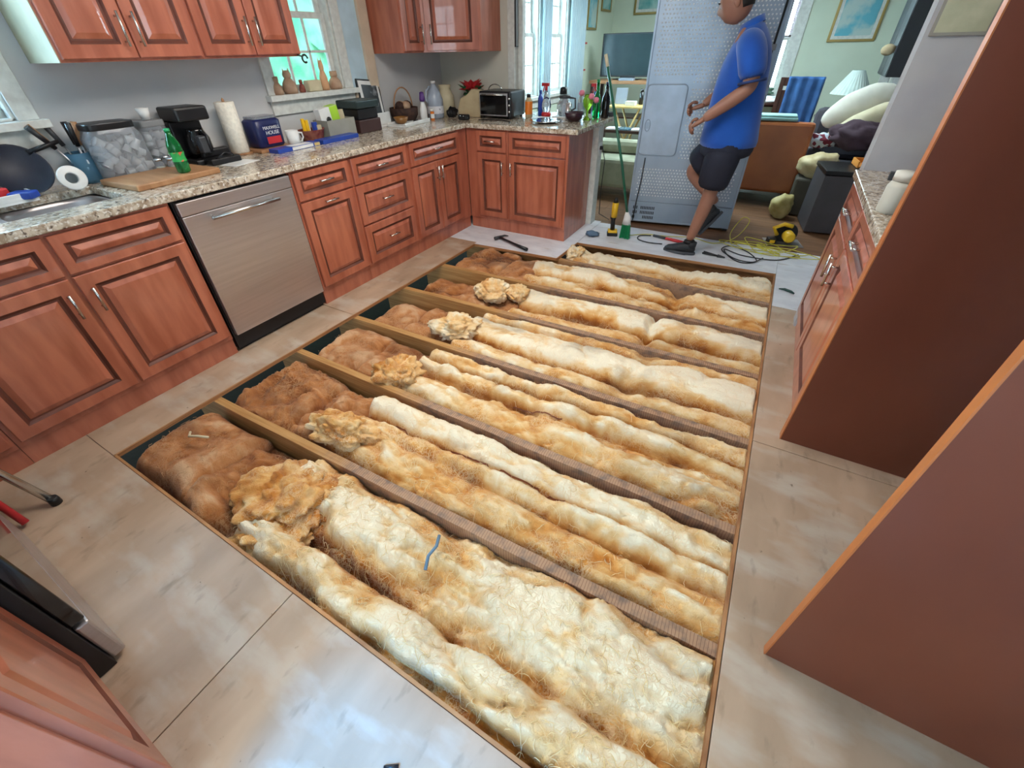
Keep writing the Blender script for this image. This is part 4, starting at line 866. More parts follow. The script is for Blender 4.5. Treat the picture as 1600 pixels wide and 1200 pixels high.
t = thing('ceramic_vase', 'cream ceramic jar with a black cloth hanging at its foot, in the corner', 'vase', (-.46, .36, ZC)); MB().lathe([(.06, 0), (.085, .05), (.08, .16), (.05, .22), (.06, .25), (.052, .25), (.04, .22)], 24, caps=False).build('vase_body', [creamc], t)
single('black_cloth', MB().ell((0, 0, .035), .045, .06, .045, 24, 14, fn=lambda d: 1+.45*noise.noise(d*2.4)), [blackp], 'crumpled black cloth between the jug and the cream jar', 'cloth', (-.33, .27, ZC))
# poinsettia
t = thing('poinsettia', 'artificial poinsettia with red petals and dark green leaves behind the tan bag', 'flowers', (-.24, .49, ZC))
MB().lathe([(.05, 0), (.065, .09), (.06, .09), (.045, .01), (0, .01)], 18).build('pot', [redp], t)
g_ = np.random.default_rng(5)
for m_, n_, zc_, nm in ((leafm, 16, .20, 'leaf'), (redp, 20, .23, 'petal')):
    for i in range(n_):
        a = i*2.4; r_ = .05+.05*g_.random(); tip = Vector((cos(a)*(r_+.06), sin(a)*(r_+.05)*.8, zc_+g_.uniform(-.05, .07))); base_ = Vector((cos(a)*.02, sin(a)*.02, zc_-.03)); side = Vector((-sin(a), cos(a), 0))*.028; mid = (tip+base_)/2+Vector((0, 0, .02))
        MB().add([base_, mid+side, tip, mid-side, mid+Vector((0, 0, -.004))], [(0, 1, 4), (1, 2, 4), (2, 3, 4), (3, 0, 4), (0, 3, 2, 1)]).build(nm, [m_], t, fix=False)
b = MB(); P_ = [(-.11, 0), (.11, 0), (.125, .06), (.115, .16), (.12, .215), (.03, .225), (-.02, .18), (-.09, .15), (-.12, .07)]
b.prism(P_, -.035, .035, 1); single('paper_bag', b, [tan], 'crumpled tan paper bag leaning left of the toaster oven', 'bag', (-.16, .34, ZC), (0, 0, .15), bevel=.008)
t = thing('alarm_clock', 'small black alarm clock on the worktop near the corner', 'clock', (-.10, .13, ZC)); MB().box(-.05, -.03, 0, .05, .03, .045).build('clock_case', [blackp], t, bevel=.012)
for x in (-.02, .015): MB().ell((x, -.028, .034), .006, .004, .005, 8, 6).build('clock_button', [chrome], t)
t = thing('toaster_oven', 'black toaster oven with a dark glass door on the peninsula', 'toaster oven', (.135, .29, ZC))
MB().box(-.165, 0, .015, .165, .27, .215).build('oven_case', [blackp], t, bevel=.012); MB().box(-.155, -.012, .025, .135, -.001, .20).build('door_frame', [steel], t, bevel=.003); MB().box(-.145, -.014, .035, .125, -.0125, .185).build('door_glass', [blackg], t); MB().tube([(-.12, -.035, .19), (.10, -.035, .19)], .006, 8).tube([(-.12, -.012, .19), (-.12, -.035, .19)], .005, 6).tube([(.10, -.012, .19), (.10, -.035, .19)], .005, 6).build('door_handle', [nickel], t)
for z in (.06, .11, .16): MB().lathe([(.011, 0), (.009, .012), (0, .013)], 12, M=Matrix.Translation((.150, -.001, z)) @ Matrix.Rotation(R(90), 4, 'X')).build('knob', [nickel], t)
for x in (-.14, .14):
    for y in (.03, .24): MB().lathe([(.012, 0), (.012, .0155)], 10, (x, y, 0)).build('foot', [blackp], t)
MB().tube([(-.07+.07*cos(a), .13, .213+.045*sin(a)) for a in np.linspace(0, PI, 12)], .004, 6).build('wire_handle', [nickel], t)
# right-hand group on the peninsula
def bottle(name, label, loc, prof, m, capm, cap, extra=None, sx=1):
    t = thing(name, label, 'bottle', loc); MB().lathe(prof, 20, sx=sx).build('bottle_body', [m], t); MB().lathe(cap, 16).build('cap', [capm], t)
    if extra: MB().lathe(extra[0], 20, sx=sx, caps=False).build('bottle_label', [extra[1]], t)
    return t
bottle('juice_bottle', 'orange and tan bottle right next to the toaster oven', (.385, .47, ZC), [(.03, 0), (.034, .01), (.034, .13), (.018, .16)], tan, blackp, [(.018, .16), (.018, .185), (0, .186)], ([(.0345, .03), (.0345, .13)], orange))
bottle('dish_soap', 'dark blue bottle behind the orange one', (.43, .62, ZC), [(.026, 0), (.03, .01), (.03, .14), (.014, .18)], bluep, bluep, [(.012, .18), (.012, .205), (0, .206)], sx=.7)
def sprayer(label, loc, m, cm):
    t = thing('spray_bottle', label, 'spray bottle', loc); MB().lathe([(.035, 0), (.038, .01), (.038, .12), (.018, .19)], 20, sx=.75).build('bottle_body', [m], t)
    MB().tube([(0, 0, .19), (0, 0, .225)], .014, 10).box(-.045, -.012, .225, .03, .012, .25).tube([(-.02, 0, .225), (-.032, 0, .18)], .005, 6).build('trigger_head', [cm], t, bevel=.003)
sprayer('clear spray bottle with a red trigger behind the toaster oven', (.40, .80, ZC), clearp, redp)
sprayer('blue spray bottle with red trigger at the far end of the peninsula', (.88, .84, ZC), bluep, redp)
t = thing('blender_jar', 'clear jar with dark blue base in the middle of the peninsula clutter', 'jar', (.50, .60, ZC)); MB().lathe([(.04, 0), (.045, .02), (.036, .04)], 18).build('jar_base', [redp], t); MB().lathe([(.036, .04), (.042, .09), (.034, .14), (.0, .145)], 18).build('jar_body', [clearp], t); MB().tube([(.04*cos(a), 0, .09+.062*sin(a)) for a in np.linspace(-.3, PI+.3, 14)], .006, 6).build('jar_handle', [navy], t)
bottle('thermos', 'black thermos with a steel band at the back of the peninsula', (.56, .84, ZC), [(.032, 0), (.034, .01), (.034, .15), (.03, .16)], steel, blackp, [(.034, .16), (.034, .215), (0, .22)])
t = thing('coffee_carafe', 'glass coffee carafe with brown lid and handle on the peninsula', 'carafe', (.68, .60, ZC+.016)); MB().lathe([(.05, 0), (.068, .03), (.066, .09), (.045, .125), (.047, .135)], 24).build('carafe_body', [clearp], t); MB().lathe([(.05, .135), (.046, .16), (0, .165)], 20).build('lid', [dkgrey], t); MB().tube([(.045, 0, .14), (.10, 0, .135), (.105, 0, .06), (.065, 0, .04)], .008, 8).build('carafe_handle', [dkgrey], t)
for i, (x, y, w) in enumerate([(.53, .44, .075), (.68, .60, .09)]): single('saucer', MB().box(-w, -w*.8, 0, w, w*.8, .013), [white], ['small white dish in front of the clear jar', 'white square dish under the coffee carafe'][i], 'dish', (x, y, ZC), bevel=.005)
bottle('water_bottle', 'clear plastic water bottle near the end of the peninsula', (.80, .70, ZC), [(.028, 0), (.032, .01), (.030, .05), (.032, .09), (.030, .13), (.013, .18), (.012, .195)], clearp, white, [(.014, .193), (.014, .208), (0, .209)], ([(.0325, .06), (.0325, .11)], milkp))
t = thing('flower_vase', 'yellow green glass vase with pink flowers at the peninsula end', 'vase', (.93, .52, ZC)); MB().lathe([(.035, 0), (.03, .01), (.01, .03), (.01, .07), (.04, .11), (.045, .15), (.03, .19), (.026, .19)], 20, caps=False).build('vase_body', [mat('green_glass', (150, 200, 60), .08, trans=.6)], t)
for x, y, z in [(-.06, 0, .20), (.07, .01, .15), (.04, -.03, .18)]: MB().ell((x, y, z), .024, .024, .022, 12, 8, fn=lambda d: 1+.3*noise.noise(d*6)).tube([(x*.3, y*.3, .16), (x, y, z)], .002, 5).build('flower', [pinkp], t)
bottle('wine_bottle', 'tall green glass bottle behind the flower vase', (.96, .66, ZC), [(.03, 0), (.035, .01), (.035, .14), (.014, .20), (.013, .27)], bottleg, greenp, [(.0145, .268), (.0145, .29), (0, .291)])
bottle('wine_bottle', 'dark bottle at the outer corner of the peninsula', (1.03, .70, ZC), [(.03, 0), (.035, .01), (.035, .15), (.014, .20), (.013, .25)], blackg, navy, [(.0145, .248), (.0145, .27), (0, .271)])
single('mixing_bowl', MB().lathe([(.04, 0), (.065, .02), (.085, .07), (.078, .07), (.058, .024), (0, .012)], 24), [mat('dark_red_bowl', (52, 26, 34), .3)], 'dark bowl in front of the flower vase', 'bowl', (.86, .40, ZC))
single('serving_plate', MB().lathe([(.06, 0), (.11, .008), (.14, .016), (.138, .02), (.10, .012), (0, .008)], 32), [chrome], 'round silver plate lying on the peninsula', 'plate', (.66, .26, ZC))
single('charging_cable', MB().tube([(0, 0, .006), (.08, .05, .006), (.2, .06, .006), (.33, .0, .006), (.35, -.06, .006)], .004, 6), [blackp], 'black cable curving over the worktop in front of the toaster oven', 'cable', (.05, .14, ZC))
bottle('steel_tumbler', 'slim steel tumbler beside the coffee carafe', (.77, .47, ZC), [(.018, 0), (.02, .004), (.022, .12)], steel, steel, [(.022, .12), (.02, .13), (0, .132)])
single('tissue_stack', MB().box(-.06, -.05, 0, .06, .05, .02).box(-.055, -.048, .02, .062, .047, .032), [dkgrey], 'stack of dark papers at the outer peninsula edge', 'papers', (1.0, .85, ZC), (0, 0, .3))
# figurines on the window sill
ZS = 1.2005
def figurine(i, x, y, h, w, label, m, kind):
    t = thing('figurine', label, 'figurine', (x, y, ZS)); t['group'] = 'ceramic animals on the window sill'
    MB().lathe([(w*.9, 0), (w, h*.15), (w*.85, h*.45), (w*.5, h*.62), (w*.42, h*.66)], 18).build('figure_body', [m], t)
    MB().ell((0, 0, h*.78), w*.6, w*.55, h*.2, 16, 10).build('figure_head', [m], t)
    for s in (-1, 1):
        if kind == 'cat': MB().tube([(0, s*w*.35, h*.88), (0, s*w*.42, h*1.06)], [w*.2, .001], 6).build('ear', [m], t)
        else: MB().ell((0, s*w*.5, h*.9), w*.16, w*.18, w*.2, 10, 6).build('ear', [m], t)
figurine(0, -.665, -1.27, .11, .035, 'leftmost tan figurine half hidden by the window frame', terra, 'bear')
figurine(1, -.665, -1.17, .14, .05, 'large grey tan cat figurine at the left of the sill', terra, 'cat')
figurine(2, -.665, -1.07, .08, .022, 'little dark red figurine in the middle of the sill', redb, 'bear')
t = thing('figurine_planter', 'cream ceramic planter between the figurines on the sill', 'planter', (-.665, -.97, ZS)); MB().box(-.03, -.06, 0, .03, .06, .07).build('planter_body', [creamc], t, bevel=.01)
figurine(3, -.665, -.86, .19, .032, 'tall slim orange tan cat figurine on the sill', mat('orange_tan', (206, 156, 116), .5), 'cat')
figurine(4, -.665, -.76, .12, .05, 'round cream hen figurine with a black cap at the right of the sill', terra, 'bear')
single('door_chime', MB().tube([(0, .02*cos(a), .02*sin(a)) for a in np.linspace(0, 5.2, 16)], .006, 6).tube([(0, -.02, .012), (0, -.05, .02)], .005, 6), [blackp], 'small black ornament hanging below the end of the wall cabinets', 'ornament', (-.34, -1.245, 1.402))
single('glass_ornament', MB().lathe([(.05, 0), (.07, .02), (.075, .08), (.04, .13), (.045, .15)], 18), [clearp], 'clear glass ornament on the sill of the sink window', 'ornament', (-.64, -2.80, ZS), sub=0)

# ---------------------------------------------------------------- right worktop and grey wall
t = thing('pill_bottle', 'white plastic bottle with wide cap on the right worktop against the dark panel', 'bottle', (2.868, -1.40, ZC)); MB().lathe([(.040, 0), (.043, .006), (.043, .09), (.034, .11)], 24).build('bottle_body', [mat('off_white', (190, 186, 172), .5)], t); MB().lathe([(.036, .11), (.036, .14), (0, .142)], 24).build('cap', [mat('off_white_cap', (206, 202, 190), .5)], t)
single('metal_rack', MB().box(-.14, -.012, 0, .30, .02, .016).box(-.16, -.012, 0, -.14, .02, .035), [dkgrey], 'dark flat metal bar lying across the right worktop below the wall', 'bar', (3.08, -.86, ZC), (0, 0, -.1), bevel=.003)
single('metal_rack', MB().box(-.16, -.02, 0, .30, .02, .012), [dkgrey], 'second dark metal strip on the right worktop, nearer the panel', 'bar', (3.08, -1.02, ZC), (0, 0, -.12), bevel=.003)
single('serving_board', MB().box(-.20, -.16, 0, .24, .16, .01), [mat('beige_board', (172, 158, 140), .5)], 'thin beige board on the right worktop under the metal bars', 'board', (3.16, -1.22, ZC), (0, 0, -.08), bevel=.002)
t = thing('notice_board', 'faded square notice hanging on the grey wall stub', 'notice', (2.86, -.657, 1.44)); MB().box(0, -.008, 0, .19, 0, .42).build('notice_frame', [mat('notice_grey', (150, 146, 136), .7)], t, bevel=.002); MB().box(.012, -.0095, .012, .178, -.0085, .408).build('notice_sheet', [mat('notice_paper', (190, 188, 160), .8, rgb2=(170, 168, 140), scale=10)], t)
single('power_cord', MB().tube([(0, 0, 0), (.02, -.02, .05), (.06, -.01, .07), (.10, 0, .06)], .004, 6), [blackp], 'short black cord on the wall above the right worktop', 'cord', (3.05, -.68, .93))
t = thing('picture', 'narrow dark framed mirror on the end of the kitchen wall', 'mirror', (.172, .60, 1.44)); MB().box(0, 0, 0, .012, .05, .62).build('frame', [blackp], t, bevel=.002); MB().box(.0125, .006, .006, .0135, .044, .61).build('mirror_glass', [grey], t)
t = thing('wall_outlet', 'white power outlet with black plug on the side of the peninsula post', 'outlet', (1.0475, .60, .62)); MB().box(0, -.035, 0, .006, .035, .11).build('cover_plate', [white], t, bevel=.002); MB().box(.0062, -.015, .055, .03, .015, .085).build('plug', [blackp], t, bevel=.003)
single('power_cord', MB().tube([(0, 0, 0), (.03, .0, -.1), (.02, .01, -.35), (.03, .0, -.58), (.12, .05, -.64)], .004, 6), [blackp], 'black cord hanging from the outlet down to the floor', 'cord', (1.078, .60, .685))

# ---------------------------------------------------------------- the refrigerator, back towards us
FA = math.atan2(.16, .88)
t = thing('refrigerator', 'tall galvanised back of a refrigerator standing at the edge of the floor', 'refrigerator', (1.37, .79, .002), FA)
FW, FH, FD = .90, 1.80, .62
MB().box(-.02, .012, .03, FW-.01, FD, FH).build('refrigerator_body', [grey], t, bevel=.006)
gb_ = MB().box(-.02, 0, .21, FW-.01, .0118, FH); gb_.box(-.035, -.012, .02, -.018, .03, FH).box(FW-.012, -.012, .02, FW+.005, .03, FH).build('back_sheet', [galv], t, bevel=.002)
# embossed studs of the sheet: hundreds of alike dimples, joined
b = MB(); cell = .026
def stud(x, z, s=.0075):
    b.add([(x-s, -.0002, z), (x, -.0002, z-s), (x+s, -.0002, z), (x, -.0002, z+s), (x, -.0045, z)], [(0, 1, 4), (1, 2, 4), (2, 3, 4), (3, 0, 4)])
nz = int((FH-.30)/cell)
for r_ in range(nz):
    z = .27+r_*cell
    for c_ in range(33):
        x = .02+c_*cell+(cell/2 if r_ % 2 else 0)
        if x > FW-.05: continue
        if x < .34 and .60 < z < 1.21: continue
        if .52 < z < .60 or abs(z-1.16) < .015 and x > .34: continue
        if x > .80 and z < 1.9 and False: continue
        stud(x, z)
o = b.build('embossed_studs', [mat('zinc_highlight', (236, 240, 242), .3, .0)], t, fix=False); o['kind'] = 'stuff'  # studs of the same metal sheet, highlight put into their colour
rr_ = []
for (cx, cz, a0) in ((.27, 1.13, 0), (.02, 1.13, 90), (.02, .66, 180), (.27, .66, 270)):
    for k in range(6): a = R(a0+k*18); rr_.append((cx+.035*cos(a), cz+.035*sin(a)))
MB().prism(rr_, -.006, -.0002, 1).build('access_panel', [mat('panel_zinc', (168, 182, 198), .4, .5)], t, bevel=.002)
MB().tube([(x, -.007, z) for x, z in rr_+rr_[:1]], .005, 6, caps=False).build('panel_rim', [galv], t)
MB().tube([(.03+.022*cos(a), -.008, .86+.045*sin(a)) for a in np.linspace(0, 2*PI, 20)], .003, 5, caps=False).box(.012, -.0075, .835, .05, -.0062, .885).build('panel_latch', [galv], t)
MB().box(-.018, -.008, .03, FW-.012, .011, .205).box(-.018, -.014, .195, FW-.012, .0, .209).box(-.018, -.014, .022, FW-.012, 0, .036).build('compressor_cover', [galv], t, bevel=.002)
for (u0, n_, zz) in ((.015, 3, .155), (.085, 9, .155), (.015, 3, .11), (.085, 9, .11), (.015, 2, .065), (.115, 7, .065), (.60, 12, .14), (.60, 12, .09)):
    for k in range(n_): MB().box(u0+k*.015, -.0088, zz-.014, u0+k*.015+.009, -.0082, zz+.014).build('vent_slot', [blackp], t)
MB().tube([(.055, -.012, .60), (.05, -.016, .40), (.035, -.016, .20), (.028, -.018, .03)], .005, 6).build('drain_wire', [blackp], t)
MB().tube([(.86, -.018, 1.70), (.845, -.02, 1.3), (.85, -.018, .9), (.80, -.02, .55), (.74, -.018, .35)], .008, 8).build('coolant_pipe', [blackp], t)
MB().box(.79, -.03, 1.38, .87, -.002, 1.42).build('bracket', [grey], t, bevel=.003)
MB().box(-.03, -.001, .0, .01, .06, .022).box(FW-.04, -.001, 0, FW, .06, .022).build('foot', [blackp], t)

# ---------------------------------------------------------------- the man
def skin_chain(nodes_, edges, radii, name, m, parent, sub=2):
    me = bpy.data.meshes.new(name); me.from_pydata(nodes_, edges, []); o = bpy.data.objects.new(name, me); COL.objects.link(o)
    s = o.modifiers.new('skin', 'SKIN'); s.use_smooth_shade = True
    for i, r_ in enumerate(radii):
        v = me.skin_vertices[0].data[i]; v.radius = r_ if isinstance(r_, tuple) else (r_, r_); v.use_root = (i == 0)
    if sub: q = o.modifiers.new('sub', 'SUBSURF'); q.levels = sub; q.render_levels = sub
    dg = bpy.context.evaluated_depsgraph_get(); dg.update(); me2 = bpy.data.meshes.new_from_object(o.evaluated_get(dg)); bpy.data.objects.remove(o)
    return me2
def join(name, meshes, m, parent):
    bm = bmesh.new()
    for q in meshes: bm.from_mesh(q)
    me = bpy.data.meshes.new(name); bm.to_mesh(me); bm.free(); me.materials.clear(); me.materials.append(m)
    for p in me.polygons: p.material_index = 0; p.use_smooth = True
    o = bpy.data.objects.new(name, me); COL.objects.link(o); o.parent = parent; return o
PX, PY = 2.02, .22
man = thing('person', 'man in blue polo shirt, navy shorts and dark sneakers stepping in front of the refrigerator', 'person', (PX, PY, .001))
# local frame: faces -x; his left side is towards the camera (-y)
hipL, kneeL, ankL = (.11, -.02, .88), (.075, 0, .50), (.005, .0, .11)
hipR, kneeR, ankR = (.10, .15, .88), (-.13, .20, .60), (.12, .27, .36)
N_ = [(.105, .065, .92), (.11, .065, 1.10), (.10, .065, 1.30), (.075, .065, 1.445), (.035, .065, 1.53),      # 0-4 spine, neck
      hipL, (.09, -.01, .68), kneeL, (.06, 0, .38), (.02, 0, .18), ankL,                               # 5-10
      hipR, (-.01, .17, .74), kneeR, (-.02, .23, .50), ankR,                                            # 11-15
      (.10, -.12, 1.43), (.155, -.165, 1.31), (.165, -.165, 1.20), (.04, -.175, 1.10), (-.075, -.165, 1.01),   # 16-20 near arm
      (.06, .25, 1.43), (.06, .29, 1.30), (.04, .30, 1.19), (-.08, .26, 1.12), (-.15, .20, 1.06)]              # 21-25 far arm
E_ = [(0, 1), (1, 2), (2, 3), (3, 4), (0, 5), (5, 6), (6, 7), (7, 8), (8, 9), (9, 10), (0, 11), (11, 12), (12, 13), (13, 14), (14, 15),
      (3, 16), (16, 17), (17, 18), (18, 19), (19, 20), (3, 21), (21, 22), (22, 23), (23, 24), (24, 25)]
R_ = [(.10, .12), (.10, .12), (.11, .13), (.07, .08), .052, .085, .072, .055, .056, .042, .034, .085, .072, .056, .055, .034,
      .060, .056, .050, .046, .031, .055, .048, .040, .038, .026]
bodyM = skin_chain(N_, E_, R_, 'b', skin, None)
def headfn(d):
    w = 1.0; fx = -d.x      # face looks to -x
    if fx > .2:
        w += .20*math.exp(-((d.y/.16)**2+((d.z+.10)/.16)**2))          # nose
        w += .05*math.exp(-((d.y/.3)**2+((d.z+.62)/.14)**2))           # chin
        w += .04*math.exp(-((d.y/.18)**2+((d.z+.40)/.07)**2))          # lips
        w += .04*math.exp(-((d.y/.4)**2+((d.z-.16)/.09)**2))           # brow
        w -= .06*math.exp(-(((abs(d.y)-.32)/.14)**2+((d.z-.02)/.10)**2))   # eye sockets
    if d.z < -.3: w *= 1-.12*(-.3-d.z)*(1+.4*(d.x > 0))
    return w
HT = Matrix.Translation((-.058, .065, 1.640)) @ Matrix.Rotation(R(-20), 4, 'Y')
hb = MB(M=HT).ell((0, 0, 0), .098, .078, .125, 40, 30, fn=headfn)
for s in (-1, 1): hb.ell((.012, s*.078, -.005), .020, .010, .032, 12, 8, fn=lambda d: 1+.1*d.z)
ho = hb.build('tmp', [skin]); hm = ho.data; bpy.data.objects.remove(ho)
# hands: palm plus five bent fingers
def hand(wrist, dirn, side, palm_n, L=.085):
    w = Vector(wrist); d = Vector(dirn).normalized(); n = Vector(palm_n).normalized(); n = (n-d*n.dot(d)).normalized(); s = d.cross(n)*side; out = []
    nd = [w-d*.02, w+d*.03, w+d*L*.95]; out.append(skin_chain([tuple(p) for p in nd], [(0, 1), (1, 2)], [(.026, .020), (.034, .018), (.036, .016)], 'p', skin, None))
    for i, (o_, ln) in enumerate([(-.024, .060), (-.008, .068), (.008, .064), (.023, .050)]):
        b0 = w+d*L*.8+s*o_; b1 = b0+d*ln*.38+n*.014; b2 = b1+d*ln*.12+n*ln*.42; b3 = b2-d*ln*.20+n*ln*.22
        out.append(skin_chain([tuple(b0), tuple(b1), tuple(b2), tuple(b3)], [(0, 1), (1, 2), (2, 3)], [.0115, .0108, .010, .0085], 'f', skin, None, 1))
    t0 = w+d*.025-s*.028; t1 = t0+d*.028-s*.022+n*.01; t2 = t1+d*.028-s*.002+n*.018; t3 = t2+d*.015+s*.006+n*.012
    out.append(skin_chain([tuple(t0), tuple(t1), tuple(t2), tuple(t3)], [(0, 1), (1, 2), (2, 3)], [.013, .0115, .010, .008], 't', skin, None, 1)); return out
hl = hand((-.075, -.165, 1.01), (-.85, 0, -.62), 1, (.25, .75, -.6)); hr = hand((-.15, .20, 1.06), (-.9, -.2, -.3), -1, (0, -.8, -.4))
join('body', [bodyM, hm]+hl+hr, skin, man)
b = MB(M=HT).ell((.006, 0, .012), .103, .083, .128, 32, 20, fn=lambda d: 1.0 if (d.z > .42 or (d.x > -.12 and d.z > -.05) or (d.x > .25 and d.z > -.55)) else .78); b.build('hair', [hairm], man)
for s in (-1, 1):
    ey = MB(M=HT).ell((-.083, s*.030, .002), .008, .010, .006, 10, 8).build('eye', [white], man); MB(M=HT).ell((-.0885, s*.030, .002), .004, .005, .005, 8, 6).build('pupil', [hairm], ey)
    MB(M=HT).tube([(-.094, s*.012, .026), (-.097, s*.03, .032), (-.088, s*.046, .026)], .004, 6).build('eyebrow', [hairm], man)
# polo shirt: torso, short sleeves, collar
def fold(o, amp, sc, seed):
    for v in o.data.vertices:
        d = noise.noise(Vector((v.co.x*sc, v.co.y*sc, v.co.z*sc*.45))+Vector((seed, 0, 0))); v.co += v.normal*d*amp
y_ = .065
b = MB().loft([((.10, y_, .80), .200, .178), ((.10, y_, .86), .196, .176), ((.095, y_, .95), .182, .168), ((.09, y_, 1.06), .170, .165), ((.085, y_, 1.18), .162, .172), ((.088, y_, 1.29), .155, .185, R(-4)), ((.088, y_, 1.38), .140, .195, R(-8)),
    ((.085, y_, 1.445), .110, .180, R(-14)), ((.075, y_, 1.495), .080, .110, R(-20)), ((.065, y_, 1.53), .066, .075, R(-24))], 36)
# sleeves
b.tube([(.085, .02, 1.43), (.095, -.06, 1.43), (.115, -.125, 1.40), (.145, -.160, 1.33), (.168, -.172, 1.235)], [.080, .086, .084, .079, .080], 24)
b.tube([(.08, .11, 1.43), (.085, .19, 1.43), (.075, .25, 1.40), (.065, .28, 1.33), (.055, .288, 1.25)], [.080, .084, .080, .074, .075], 24)
o = b.build('shirt', [shirtm], man); bpy.context.view_layer.update(); fold(o, .012, 9, 2.); q = o.modifiers.new('s', 'SUBSURF'); q.levels = 1; q.render_levels = 1
b = MB().loft([((.062, y_, 1.515), .070, .076, R(-26)), ((.060, y_, 1.545), .066, .070, R(-26)), ((.060, y_, 1.55), .070, .076, R(-26)), ((.066, y_, 1.512), .079, .086, R(-26))], 28, caps=False); b.build('shirt_collar', [shirtm], man)
MB().tube([(.168, -.172, 1.240), (.171, -.173, 1.226)], [.0815, .0815], 24).build('sleeve_cuff', [mat('dark_cuff', (40, 60, 110), .8)], man)
# shorts
b = MB().loft([((.105, y_, .95), .165, .150), ((.105, y_, .88), .178, .165), ((.10, y_, .80), .182, .172), ((.095, y_, .74), .172, .165)], 30)
b.loft([((.10, -.015, .85), .125, .105), ((.10, -.02, .74), .125, .100), ((.085, -.02, .62), .112, .092), ((.080, -.02, .525), .110, .090, R(6))], 26)
b.loft([((.08, .145, .86), .12, .10), ((.03, .155, .78), .125, .100, R(22)), ((-.06, .18, .70), .112, .092, R(38)), ((-.115, .195, .625), .098, .088, R(48))], 26)
o = b.build('shorts', [shortsm], man); bpy.context.view_layer.update(); fold(o, .010, 8, 5.); q = o.modifiers.new('s', 'SUBSURF'); q.levels = 1; q.render_levels = 1
# shoes
def shoe(M):
    b = MB(M=M).loft([((.075, 0, .045), .010, .022, R(90)), ((.065, 0, .055), .040, .034, R(90)), ((.02, 0, .065), .055, .040, R(90)), ((-.04, 0, .055), .045, .043, R(90)), ((-.11, 0, .042), .032, .047, R(90)), ((-.165, 0, .034), .024, .040, R(90)), ((-.19, 0, .028), .010, .018, R(90))], 22)
    b.loft([((.03, 0, .07), .046, .038), ((.035, 0, .115), .046, .038)], 18)
    o = b.build('shoe', [shoem], man)
    p = [(.085*cos(a) if cos(a) > 0 else .20*cos(a), (.038 if cos(a) > 0 else .050*(1-.25*abs(cos(a))**4))*sin(a)) for a in np.linspace(0, 2*PI, 32, endpoint=False)]
    MB(M=M).prism(p, 0, .024, 2).build('sole', [solem], o, bevel=.004)
    for k in range(4): MB(M=M).tube([(-.03-.022*k, -.025, .092-.010*k), (-.035-.022*k, 0, .101-.010*k), (-.03-.022*k, .025, .092-.010*k)], .003, 5).build('lace', [blackp], o)
shoe(Matrix.Translation((0, .0, .001)) @ Matrix.Scale(.92, 4)); shoe(Matrix.Translation((.15, .275, .23)) @ Matrix.Rotation(R(-58), 4, 'Y') @ Matrix.Scale(.92, 4))
MB().loft([((.012, 0, .12), .040, .038), ((.006, 0, .10), .042, .04)], 16).build('sock', [blackp], man)

# ---------------------------------------------------------------- tools and cords on the floor
t = thing('cordless_drill', 'yellow and black cordless driver standing on its battery beside the green broom', 'drill', (1.33, .36, .001), R(20))
MB().box(-.045, -.035, 0, .05, .035, .03).build('battery', [blackp], t, bevel=.006); MB().box(-.04, -.033, .030, .045, .033, .055).build('battery_mount', [yellowtool], t, bevel=.006)
MB().tube([(0, 0, .055), (-.004, 0, .14), (.0, 0, .19)], [.021, .019, .026], 12).build('grip', [blackp], t); MB().tube([(0, .0, .17), (.0, 0, .30)], .028, 14).build('motor_housing', [yellowtool], t); MB().tube([(0, 0, .30), (0, 0, .34)], [.024, .012], 12).build('chuck', [blackp], t); MB().ell((-.024, 0, .17), .008, .008, .02, 8, 6).build('trigger', [blackp], t)
t = thing('broom', 'green handled broom with a white collar leaning beside the peninsula', 'broom', (1.46, .33, .001))
MB().tube([(0, 0, .20), (-.12, .03, .62), (-.345, .07, 1.30)], .011, 10).build('pole', [greenpole], t); MB().tube([(-.345, .07, 1.30), (-.372, .075, 1.38)], .013, 10).build('pole_tip', [creamc], t)
MB().loft([((.0, 0, .13), .040, .020), ((.0, 0, .20), .030, .018), ((-.01, 0, .24), .014, .014)], 14).build('collar', [white], t)
b = MB()
for i in range(80): x, y = rng.uniform(-.035, .035), rng.uniform(-.016, .016); b.tube([(x, y, .14), (x*1.35, y*1.5, .004)], .0022, 4, caps=False)
o = b.build('bristles', [greenp], t, fix=False); o['kind'] = 'stuff'
t = thing('dust_cloth', 'crumpled blue grey cloth on the floor by the peninsula corner', 'cloth', (1.17, .27, .001)); MB().ell((0, 0, .018), .06, .05, .022, 24, 12, fn=lambda d: 1+.4*noise.noise(d*2.5)).build('cloth_body', [mat('grey_blue_cloth', (92, 116, 140), .9)], t)
t = thing('hammer', 'claw hammer with black handle lying at the far edge of the opening', 'hammer', (.60, -.27, .002), math.atan2(-.15, .37))
MB().tube([(-.16, 0, .018), (.05, 0, .018), (.22, 0, .018)], [.010, .011, .016], 10).build('handle', [blackp], t)
MB().tube([(-.175, -.05, .018), (-.175, -.015, .018), (-.175, .02, .018)], [.017, .014, .012], 12).tube([(-.175, .02, .018), (-.172, .06, .020), (-.160, .095, .012)], [.012, .009, .004], 8).build('hammer_head', [dkgrey], t)
t = thing('circular_saw', 'yellow circular saw with black guard lying on the brown floor', 'saw', (2.72, .84, .002), R(15))
MB().box(-.14, -.09, 0, .15, .10, .006).build('base_plate', [steel], t, bevel=.001); MB().lathe([(.085, -.02), (.09, 0), (.085, .02)], 28, M=Matrix.Translation((.02, .04, .075)) @ Matrix.Rotation(R(90), 4, 'X')).build('blade_guard', [blackp], t)
